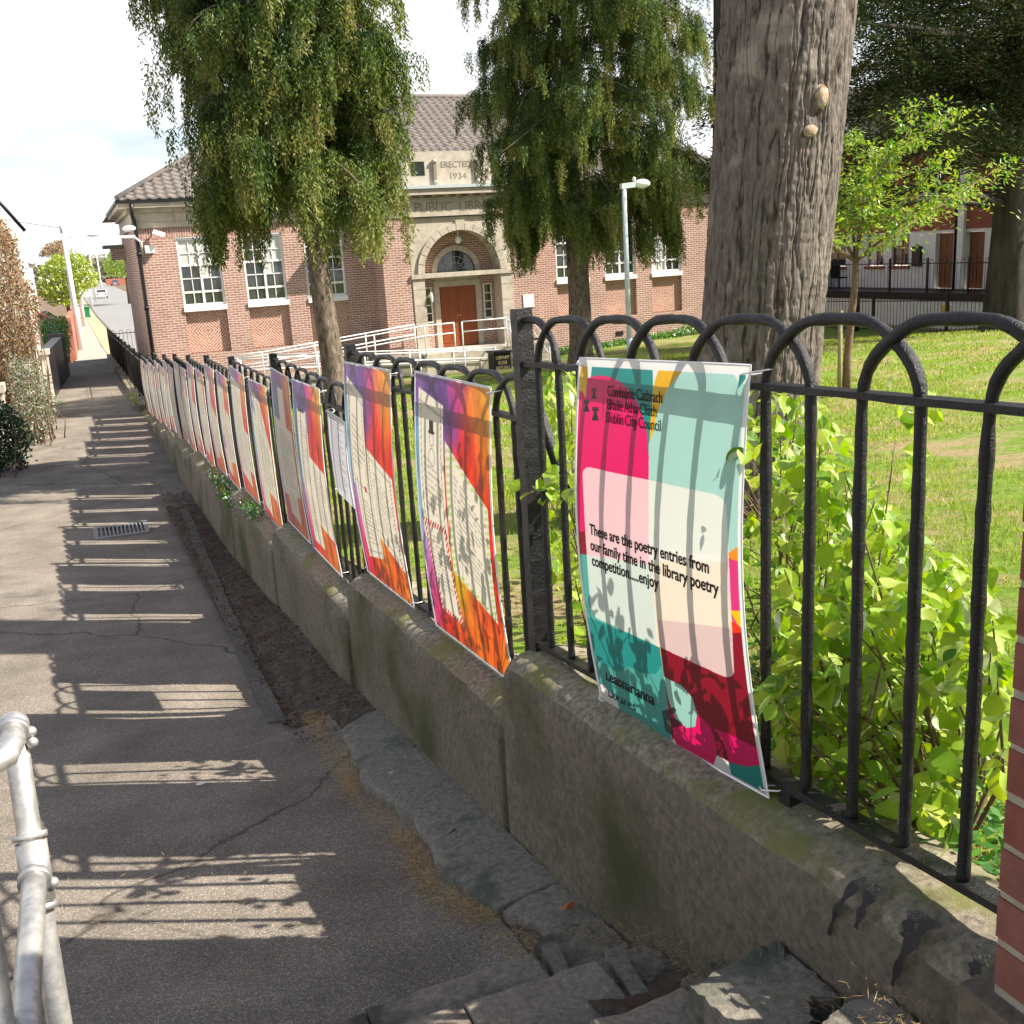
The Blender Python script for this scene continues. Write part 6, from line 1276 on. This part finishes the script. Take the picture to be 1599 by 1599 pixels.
# ------------------------------------------------------------------ dark cypresses
def clumps(specs, seed, m, parent, per=230, rad=.55, flat=.35, ln=(.07, .14), wd=(.02, .04), name='crown', droop=.3):
    r = np.random.default_rng(seed); C = []; D = []
    for p, s in specs:
        c = np.clip(r.normal(0, 1, (per, 3)), -1.7, 1.7) * [rad * s, rad * s, rad * flat * s]; c[:, 2] -= droop * (c[:, 0] ** 2 + c[:, 1] ** 2) / (rad * s); C.append(c + np.array(p)); D.append(c * [1, 1, .3] / (rad * s) + r.normal(0, .6, (per, 3)))
    C = np.concatenate(C); D = np.concatenate(D); n_ = len(C); add_foliage(name, C, D, r.uniform(*ln, n_), r.uniform(*wd, n_), m, parent)
def cypress(label, base, r0, height, poly, nclump, yr_, seed, lean=0, per=230, rad=.6, branches=14):
    t = thing('cypress_tree', label, 'tree', base, 'dark evergreen trees at the back of the lawn'); bx, by, bz = base; r = np.random.default_rng(seed)
    n, na = 30, 30; zs = np.linspace(bz - .2, height, n); V = []
    for z in zs:
        for a in range(na):
            th = 2 * math.pi * a / na; rr = (r0 * (1 - .45 * (z - bz) / height) + .35 * r0 * math.exp(-max(z - bz, 0) / .5)) * (1 + .10 * math.sin(5 * th + .3 * z) + .06 * vnoise(a, z * .6, seed)); V.append((bx + lean * (z - bz) + rr * math.cos(th), by + rr * math.sin(th), z))
    m_ = M(); m_.add(V, [(i * na + a, i * na + (a + 1) % na, (i + 1) * na + (a + 1) % na, (i + 1) * na + a) for i in range(n - 1) for a in range(na)], True); m_.obj('trunk', MT['barkdark'], t)
    specs = []; bm = M(); pts = [q for q in sample_poly(poly, nclump, r) if fbm(q[0] / 55, q[1] / 38, seed) < .07]
    for k_, (u, v) in enumerate(pts):
        p = np.array(ray_plane(u, v, 1, r.uniform(*yr_))); specs.append((p, r.uniform(.6, 1.3)))
        if k_ < branches * 3:
            zb = max(bz + 2.6, min(height - .5, p[2] - .3 * r.random() - .4)); q = np.array([bx + lean * (zb - bz), by, zb]); mid = (q + p) / 2 + [0, 0, .35]; bm.tube([q, q * .6 + mid * .4, mid, p * .6 + mid * .4, p], [.13, .10, .07, .045, .015], 6)
    bm.obj('branch', MT['barkdark'], t); clumps(specs, seed, L_cyp, t, per, rad, ln=(.07, .16), wd=(.022, .045)); return t
pt = ray_plane(1578, 500, 1, 16.0)
cypress('massive dark cypress with a thick fluted trunk at the right edge of the lawn', (pt.x, 16.0, .45), .56, 13, [(1335, -150), (1700, -150), (1700, 240), (1600, 290), (1530, 300), (1440, 240), (1340, 330), (1300, 300), (1320, 60)], 230, (13.5, 18.5), 4, lean=-.012, per=620, rad=.50, branches=16)
cypress('dark evergreen seen through the gap left of the big grey trunk', (14.6, 20.5, .2), .25, 12, [(1082, -80), (1200, -80), (1200, 340), (1120, 280), (1085, 235), (1092, 120)], 70, (19.5, 22), 9, per=600, rad=.5, branches=6)
cypress('dark evergreen filling the space behind the young tree right of the grey trunk', (26.2, 20.0, .0), .35, 12, [(1290, -120), (1480, -150), (1500, 200), (1460, 330), (1300, 350), (1260, 300)], 120, (20, 25), 14, per=620, rad=.6, branches=10)

# ------------------------------------------------------------------ left side of the path
def veg(name, label, cat, poly, n_, yr_, m, seed, ln=(.04, .08), wd=(.025, .05), xoff=0, stem=None):
    r = np.random.default_rng(seed); P = []; nz_ = 0
    for (u, v) in sample_poly(poly, n_, r):
        Y_ = r.uniform(*yr_); p = ray_plane(u, v, 1, Y_); P.append((p.x, p.y, max(p.z, float(gz(p.y)) + .01)))
    P = np.array(P); P += .05 * r.normal(size=P.shape); c = P.mean(0); t = thing(name, label, cat, (c[0], c[1], float(gz(c[1]))))
    mask = fbm(P[:, 0] * 2.2 + P[:, 2] * 1.7, P[:, 1] * 2 + P[:, 2], seed) > -.28; P = P[mask]; n2 = len(P)
    add_foliage('foliage', P, unit(n2, r), r.uniform(*ln, n2), r.uniform(*wd, n2), m, t)
    if stem:
        s = M()
        for k_ in range(stem): a = P[r.integers(n2)]; b = np.array([a[0] + r.normal(0, .1), a[1] + r.normal(0, .2), float(gz(a[1]))]); s.tube([b, (a + b) / 2 + r.normal(0, .08, 3), a], [.014, .009, .004], 5)
        o = s.obj('stem', MT['twig'], t); o['kind'] = 'stuff'
    return t
veg('dark_bush', 'dense dark green rounded bush at the left edge of the path', 'bush', [(-60, 620), (10, 632), (34, 655), (44, 690), (38, 735), (10, 760), (-60, 780)], 9000, (15.4, 17.6), L_bush, 1, (.04, .07), (.03, .05), stem=20)
veg('flowering_shrub', 'straggly shrub dotted with white flowers beside the path, behind the dark bush', 'shrub', [(12, 560), (50, 560), (72, 590), (84, 640), (74, 680), (50, 700), (30, 690), (25, 640)], 5200, (19, 21.5), L_flow, 2, (.04, .07), (.03, .05), stem=60)
hw = thing('creeper_house', 'house gable end smothered in russet creeper at the left edge', 'house', (-4.5, 26, -.2))
a_ = ray_plane(0, 322, 1, 27); b_ = ray_plane(34, 360, 1, 27)
M().prism([(-9, -.3), (b_.x - .15, -.3), (b_.x - .15, b_.z - .05), (a_.x, a_.z), (-6.5, a_.z + 1.5), (-9, a_.z + 1.5)], 1, 27, 33).obj('wall', MT['whitewall'], hw)
M().tube([(a_.x - 3.2, 26.8, a_.z + 3.4), (a_.x, 26.8, a_.z + .1), (b_.x + .08, 26.8, b_.z - .02)], .05, 6).obj('roof_edge', MT['drain'], hw)
veg('russet_creeper', 'brown and russet creeper mass hanging over the garden wall at left', 'creeper', [(-80, 335), (0, 345), (24, 375), (34, 430), (56, 455), (62, 520), (52, 560), (60, 600), (45, 625), (0, 640), (-80, 640)], 26000, (22.5, 26.5), L_brown, 3, (.05, .09), (.03, .06), stem=200)
gp_ = thing('gate_pier', 'pale stone gate pier at the left edge behind the dark bush', 'gate pier', (-3.2, 18.6, 0))
p_ = ray_plane(18, 690, 1, 18.6); M().box(p_.x - .5, p_.x, 18.4, 18.9, -.3, 1.05).obj('pier', MT['stone'], gp_); M().box(p_.x - .56, p_.x + .05, 18.34, 18.96, 1.052, 1.20).obj('cap', MT['stone'], gp_)
gw = thing('garden_wall', 'cream capped garden wall and pier with a dark gate side running along the path', 'garden wall', (-2.3, 30, -.3))
M().box(-2.52, -2.14, 28.5, 28.95, -.4, 1.02).obj('pier', MT['stone'], gw); M().box(-2.58, -2.08, 28.42, 29.02, 1.022, 1.15).obj('cap', MT['stone'], gw); M().box(-6.5, -2.53, 28.6, 28.85, -.4, .82).obj('wall', MT['stone'], gw); M().box(-6.5, -2.6, 28.54, 28.91, .822, .92).obj('coping', MT['stone'], gw)
M().hexa([(-2.45, 29.05, -.5), (-2.16, 29.05, -.5), (-1.80, 37.4, -.6), (-2.1, 37.4, -.6), (-2.45, 29.05, 1.05), (-2.16, 29.05, 1.05), (-1.80, 37.4, 1.02), (-2.1, 37.4, 1.02)]).obj('dark_side', MT['drain'], gw)
M().box(-2.3, -1.72, 37.45, 38.0, -.6, 1.12).obj('far_pier', MT['concrete'], gw)
veg('hedge', 'clipped bright green hedge behind the dark garden wall', 'hedge', [(55, 512), (70, 497), (104, 495), (108, 520), (108, 552), (55, 552)], 7000, (40, 44.5), L_hedge, 5, (.05, .09), (.04, .07))
q = M().hexa([(-1.7, 47.8, -.8), (-1.42, 47.8, -.8), (-.62, 118, -1.3), (-.95, 118, -1.3), (-1.7, 47.8, 1.25), (-1.42, 47.8, 1.25), (-.62, 118, .35), (-.95, 118, .35)]); tag(q.obj('brick_garden_wall', MT['darkbrick']), 'long red brick garden wall beside the far pavement', 'wall')
def car(label, x, y, z, rot, paint, s=1.0, group=None):
    t = thing('parked_car', label, 'car', (x, y, z), group); t.rotation_euler = (0, 0, rot)
    side = [(-2.1, .35), (-2.12, .75), (-1.95, .95), (-1.35, 1.0), (-.75, 1.42), (.65, 1.46), (1.35, 1.05), (2.0, .92), (2.14, .7), (2.12, .35)]
    def loc(m_, nm, mt, p=t):
        o = put(nm, m_.mesh(nm), MT[mt], None); o.parent = p; return o
    b = loc(M().prism([(a, c) for a, c in side], 0, -.85, .85), 'body', paint)
    loc(M().prism([(-1.28, 1.0), (-.72, 1.38), (.62, 1.42), (1.25, 1.04)], 0, -.862, -.852), 'side_window', 'glass', b); loc(M().prism([(-1.28, 1.0), (-.72, 1.38), (.62, 1.42), (1.25, 1.04)], 0, .852, .862), 'side_window', 'glass', b)
    loc(M().add([(-.74, -1.37, 1.02), (.74, -1.37, 1.02), (.66, -.79, 1.415), (-.66, -.79, 1.415), (-.74, -1.35, .99), (.74, -1.35, .99), (.66, -.77, 1.385), (-.66, -.77, 1.385)], [(0, 1, 2, 3), (4, 7, 6, 5), (0, 4, 5, 1), (1, 5, 6, 2), (2, 6, 7, 3), (3, 7, 4, 0)]), 'rear_window', 'glass', b)
    for a in (-.8, .8):
        for yw in (-1.35, 1.35): w = loc(M().tube([(a - .1 * (a > 0) * -1 - .1, yw, .32), (a + .1, yw, .32)], .32, 14, smooth=False), 'wheel', 'tyre')
        loc(M().box(a * .8 - .12, a * .8 + .12, -2.16, -2.10, .65, .85), 'tail_lamp', 'carr', b)
    loc(M().box(-.28, .28, -2.15, -2.118, .5, .62), 'number_plate', 'white', b); return t
car('silver car parked at the far kerb of the street', 3.9, 190, -.95, 0, 'carw'); car('dark car far down the street crossing', 10.2, 288, -.1, 0, 'carb')
pc = ray_plane(84, 483, 1, 60); car('white and silver car parked in the drive behind the hedge', pc.x - 1.9, 60, -.55, 1.25, 'carw'); pc = ray_plane(85, 468, 1, 68); car('red car parked behind the white one in the drive', pc.x - 1.5, 68, -.35, 1.3, 'carr')
pc = ray_plane(72, 500, 1, 54); car('blue grey car nearest the hedge in the drive', pc.x - 1.7, 54, -.75, 1.4, 'carb')
def pole(label, x, y, z0, z1, r, arm=None, cat='street lamp', top=True):
    t = thing('street_lamp', label, cat, (x, y, z0)); M().tube([(x, y, z0 - .2), (x + .02, y, z1)], [r, r * .65], 8).obj('pole', MT['steelwhite'], t)
    if arm: M().tube([(x, y, z1 - .55), (x + arm * .5, y, z1 - .38), (x + arm, y, z1 - .4)], .035, 6).obj('arm', MT['steelwhite'], t); M().ball((x + arm + .15, y, z1 - .42), (.32, .14, .08), 10, 6).obj('lantern', MT['greysteel'], t)
    if top: M().tube([(x, y, z1 - .25), (x, y, z1 + .15)], .11, 8).obj('cable_cap', MT['greysteel'], t)
    return t
pole('tall white pole nearest the corner with a curved lamp arm', -1.15, 57.15, -.79, 5.5, .16, 1.3); pole('second white pole with white notice boards fixed at mid height', -.5, 89.3, -1.0, 5.1, .17, None, 'pole')
pole('third lamp pole down the street with a short arm', 1.2, 140, -1.1, 6.6, .17, 1.6); pole('fourth lamp pole down the street, thinner and farther away', 2.6, 175, -1.0, 6.0, .17, 1.5); pole('farthest slim pole before the green trees', 5.2, 230, -.6, 6.8, .17, 1.5)
q = ray_plane(126, 455, 1, 88.9); m_ = M().box(q.x - .5, q.x + .15, 88.8, 88.85, q.z - .45, q.z + .55); tag(m_.obj('notice_board', MT['white']), 'white notice board on the left of the second pole', 'board'); m_ = M().tube([(q.x + .45, 88.8, q.z - .1), (q.x + .45, 88.84, q.z - .1)], .36, 16, smooth=False); tag(m_.obj('round_board', MT['white']), 'round white board on the right of the second pole', 'board')
wb = thing('wheelie_bin', 'green wheelie bin standing on the far pavement', 'wheelie bin', (.1, 111.6, -1.12)); M().hexa([(-.12, 111.3, -1.1), (.36, 111.3, -1.1), (.36, 111.9, -1.1), (-.12, 111.9, -1.1), (-.2, 111.2, -.12), (.44, 111.2, -.12), (.44, 112, -.12), (-.2, 112, -.12)]).obj('body', MT['plastic_green'], wb); M().box(-.24, .48, 111.15, 112.05, -.118, -.02).obj('lid', MT['plastic_green'], wb); M().tube([(-.2, 111.95, -1.0), (.44, 111.95, -1.0)], .1, 8).obj('wheel', MT['tyre'], wb)
def gable(label, x0, x1, y0, y1, z1, zr_, wall, ridge_y=False):
    t = thing('house', label, 'house', (x0, y0, -.5)); xm = (x0 + x1) / 2
    M().box(x0, x1, y0, y1, -1.5, z1).obj('wall', MT[wall], t); rf = M().hexa([(x0 - .3, y0 - .3, z1), (x1 + .3, y0 - .3, z1), (x1 + .3, y1, z1), (x0 - .3, y1, z1), (x0 + 2.5, (y0 + y1) / 2 - .1, zr_), (x1 - 2.5, (y0 + y1) / 2 - .1, zr_), (x1 - 2.5, (y0 + y1) / 2 + .1, zr_), (x0 + 2.5, (y0 + y1) / 2 + .1, zr_)]).obj('roof', MT['tile'], t)
    M().box(x0 + 2.6, x0 + 3.5, (y0 + y1) / 2 - .3, (y0 + y1) / 2 + .4, zr_ - .3, zr_ + .8).obj('chimney', MT['stone'], rf).location = (0, 0, 0)
    for xx in (x1 - 2.2, x1 - 4.6): w_ = M().box(xx, xx + 1.1, y0 - .06, y0 - .01, 1.2, 2.6).obj('window', MT['white'], t); M().box(xx + .1, xx + 1.0, y0 - .075, y0 - .065, 1.3, 2.5).obj('pane', MT['glass'], w_).location = (0, 0, 0)
    return t
gable('white house with a grey roof and chimney behind the drive', -12.5, -3.9, 74, 86, 3.9, 5.6, 'whitewall'); gable('second pale house farther along the street', -14, -4.5, 110, 124, 4.4, 6.2, 'whitewall')
def treeB(label, poly, yr_, n_, m, seed, base, r=.15, top=2.5, name='street_tree', ln=(.15, .3)):
    t = veg(name, label, 'tree', poly, n_, yr_, m, seed, ln, (ln[0] * .6, ln[1] * .6)); M().tube([(base[0], base[1], base[2] - .3), (base[0], base[1], top)], [r, r * .5], 8).obj('trunk', MT['twig'], t)
p_ = ray_plane(105, 470, 1, 69); treeB('rounded yellow green tree behind the drive and the white poles', [(60, 440), (66, 420), (84, 398), (104, 402), (118, 394), (135, 405), (152, 428), (150, 446), (128, 455), (118, 476), (80, 474), (62, 462)], (67, 72), 6000, L_yel, 21, (p_.x, 69.5, -.9), .16, 2.5)
p_ = ray_plane(185, 432, 1, 150); treeB('fresh green tree overhanging the road beside the library', [(160, 415), (170, 395), (190, 382), (215, 385), (215, 435), (190, 433), (168, 430)], (147, 154), 8000, L_maple, 22, (p_.x + 1, 150, -1), .3, 4)
treeB('distant bare pale trees above the white house roofs', [(60, 400), (72, 382), (100, 374), (104, 398), (90, 402)], (240, 250), 1500, L_brown, 23, (-25, 245, -1), .4, 6, 'bare_tree', (.3, .6))
o = put('far_wood', mesh_np('far_wood', *(lambda C_: leaf_cloud(C_, unit(len(C_)), unit(len(C_)), rng.uniform(1.2, 2.6, len(C_)), rng.uniform(.8, 1.6, len(C_))))(np.array([list(ray_plane(u, v, 1, rng.uniform(380, 400))) for u, v in sample_poly([(-150, 420), (60, 418), (118, 408), (140, 402), (165, 402), (190, 412), (205, 440), (120, 445), (-150, 470)], 7000, rng)]))), leafmat('hazy_wood', [(.20, .20, .13), (.26, .25, .17), (.30, .27, .20), (.18, .22, .12)], tr=.2)); tag(o, 'hazy brown green wood closing the end of the street', 'wood'); o['kind'] = 'stuff'
q = M().box(8.5, 24, 301, 301.5, -.2, 1.6); tag(q.obj('end_wall', MT['darkbrick']), 'low red wall closing the far end of the road', 'wall')
# overhead wires
for (a, b) in (((85, 350), (100, 362)), ):
    p = ray_plane(45, 350, 1, 50); w_ = M()
    w_.tube([(-9, 50, 6.9), (-5, 53, 6.1), (-1.13, 57.15, 5.5)], .012, 4); tag(w_.obj('overhead_wire', MT['drain']), 'thin telephone wire running left from the nearest pole', 'wire')

# bushes and hedge behind the brick pillar, out of the picture to the right: they dapple the steps
veg2 = thing('laurel_bush', 'tall laurel bush behind the brick pillar', 'bush', (1.6, -3.4, 1.6))
r_ = np.random.default_rng(31); C = []
for k_ in range(15): c = np.array([r_.uniform(.9, 3.0), r_.uniform(-5.0, -2.35), r_.uniform(2.0, 4.4)]); C.append(c + r_.normal(0, .17, (28, 3)))
C = np.concatenate(C); add_foliage('foliage', C, unit(len(C), r_), r_.uniform(.07, .12, len(C)), r_.uniform(.03, .05, len(C)), L_lime, veg2)
# planting at the library foot
r_ = np.random.default_rng(41); C = np.c_[r_.uniform(13.6, 22, 6000), 30.6 + r_.normal(0, .18, 6000), np.zeros(6000)]; C[:, 2] = lz(C[:, 0], C[:, 1]) + .34 * r_.random(6000) * (.6 + .4 * vnoise(C[:, 0] * 1.3, C[:, 0] * 0, 3))
fb = thing('border_plants', 'low green border plants along the foot of the library wall', 'plants', (17.8, 30.6, -.5)); add_foliage('foliage', C, unit(6000, r_) * [.5, .5, 1], r_.uniform(.08, .16, 6000), r_.uniform(.03, .05, 6000), L_hedge, fb)

# tufts growing on and at the foot of the low wall
def tuft(label, x, y, z, n, rad, h, m, seed, cat='weeds', name='wall_tuft'):
    r = np.random.default_rng(seed); C = np.c_[x + r.normal(0, rad[0], n), y + r.normal(0, rad[1], n), z + h * r.random(n)]; D = unit(n, r); D[:, 2] = np.abs(D[:, 2]) * .6
    V, Q = leaf_cloud(C, D, unit(n, r), r.uniform(.02, .05, n), r.uniform(.012, .028, n)); o = put(name, mesh_np(name, V, Q), m); tag(o, label, cat); o['kind'] = 'stuff'
tuft('mossy green tuft spilling over the low wall under the middle posters', -.15, 7.9, .74, 900, (.035, .55), .12, L_ground, 1); tuft('small fern-like green tuft on the low wall near the fourth post', -.14, 6.2, .90, 350, (.03, .2), .08, L_ground, 2)
tuft('fresh light green weed at the wall foot beyond the last poster', -.26, 24.4, -.15, 260, (.06, .2), .3, L_lime, 3); tuft('thin green weeds along the base of the far garden wall', -2.1, 26.5, -.2, 500, (.10, 1.2), .15, L_hedge, 4)
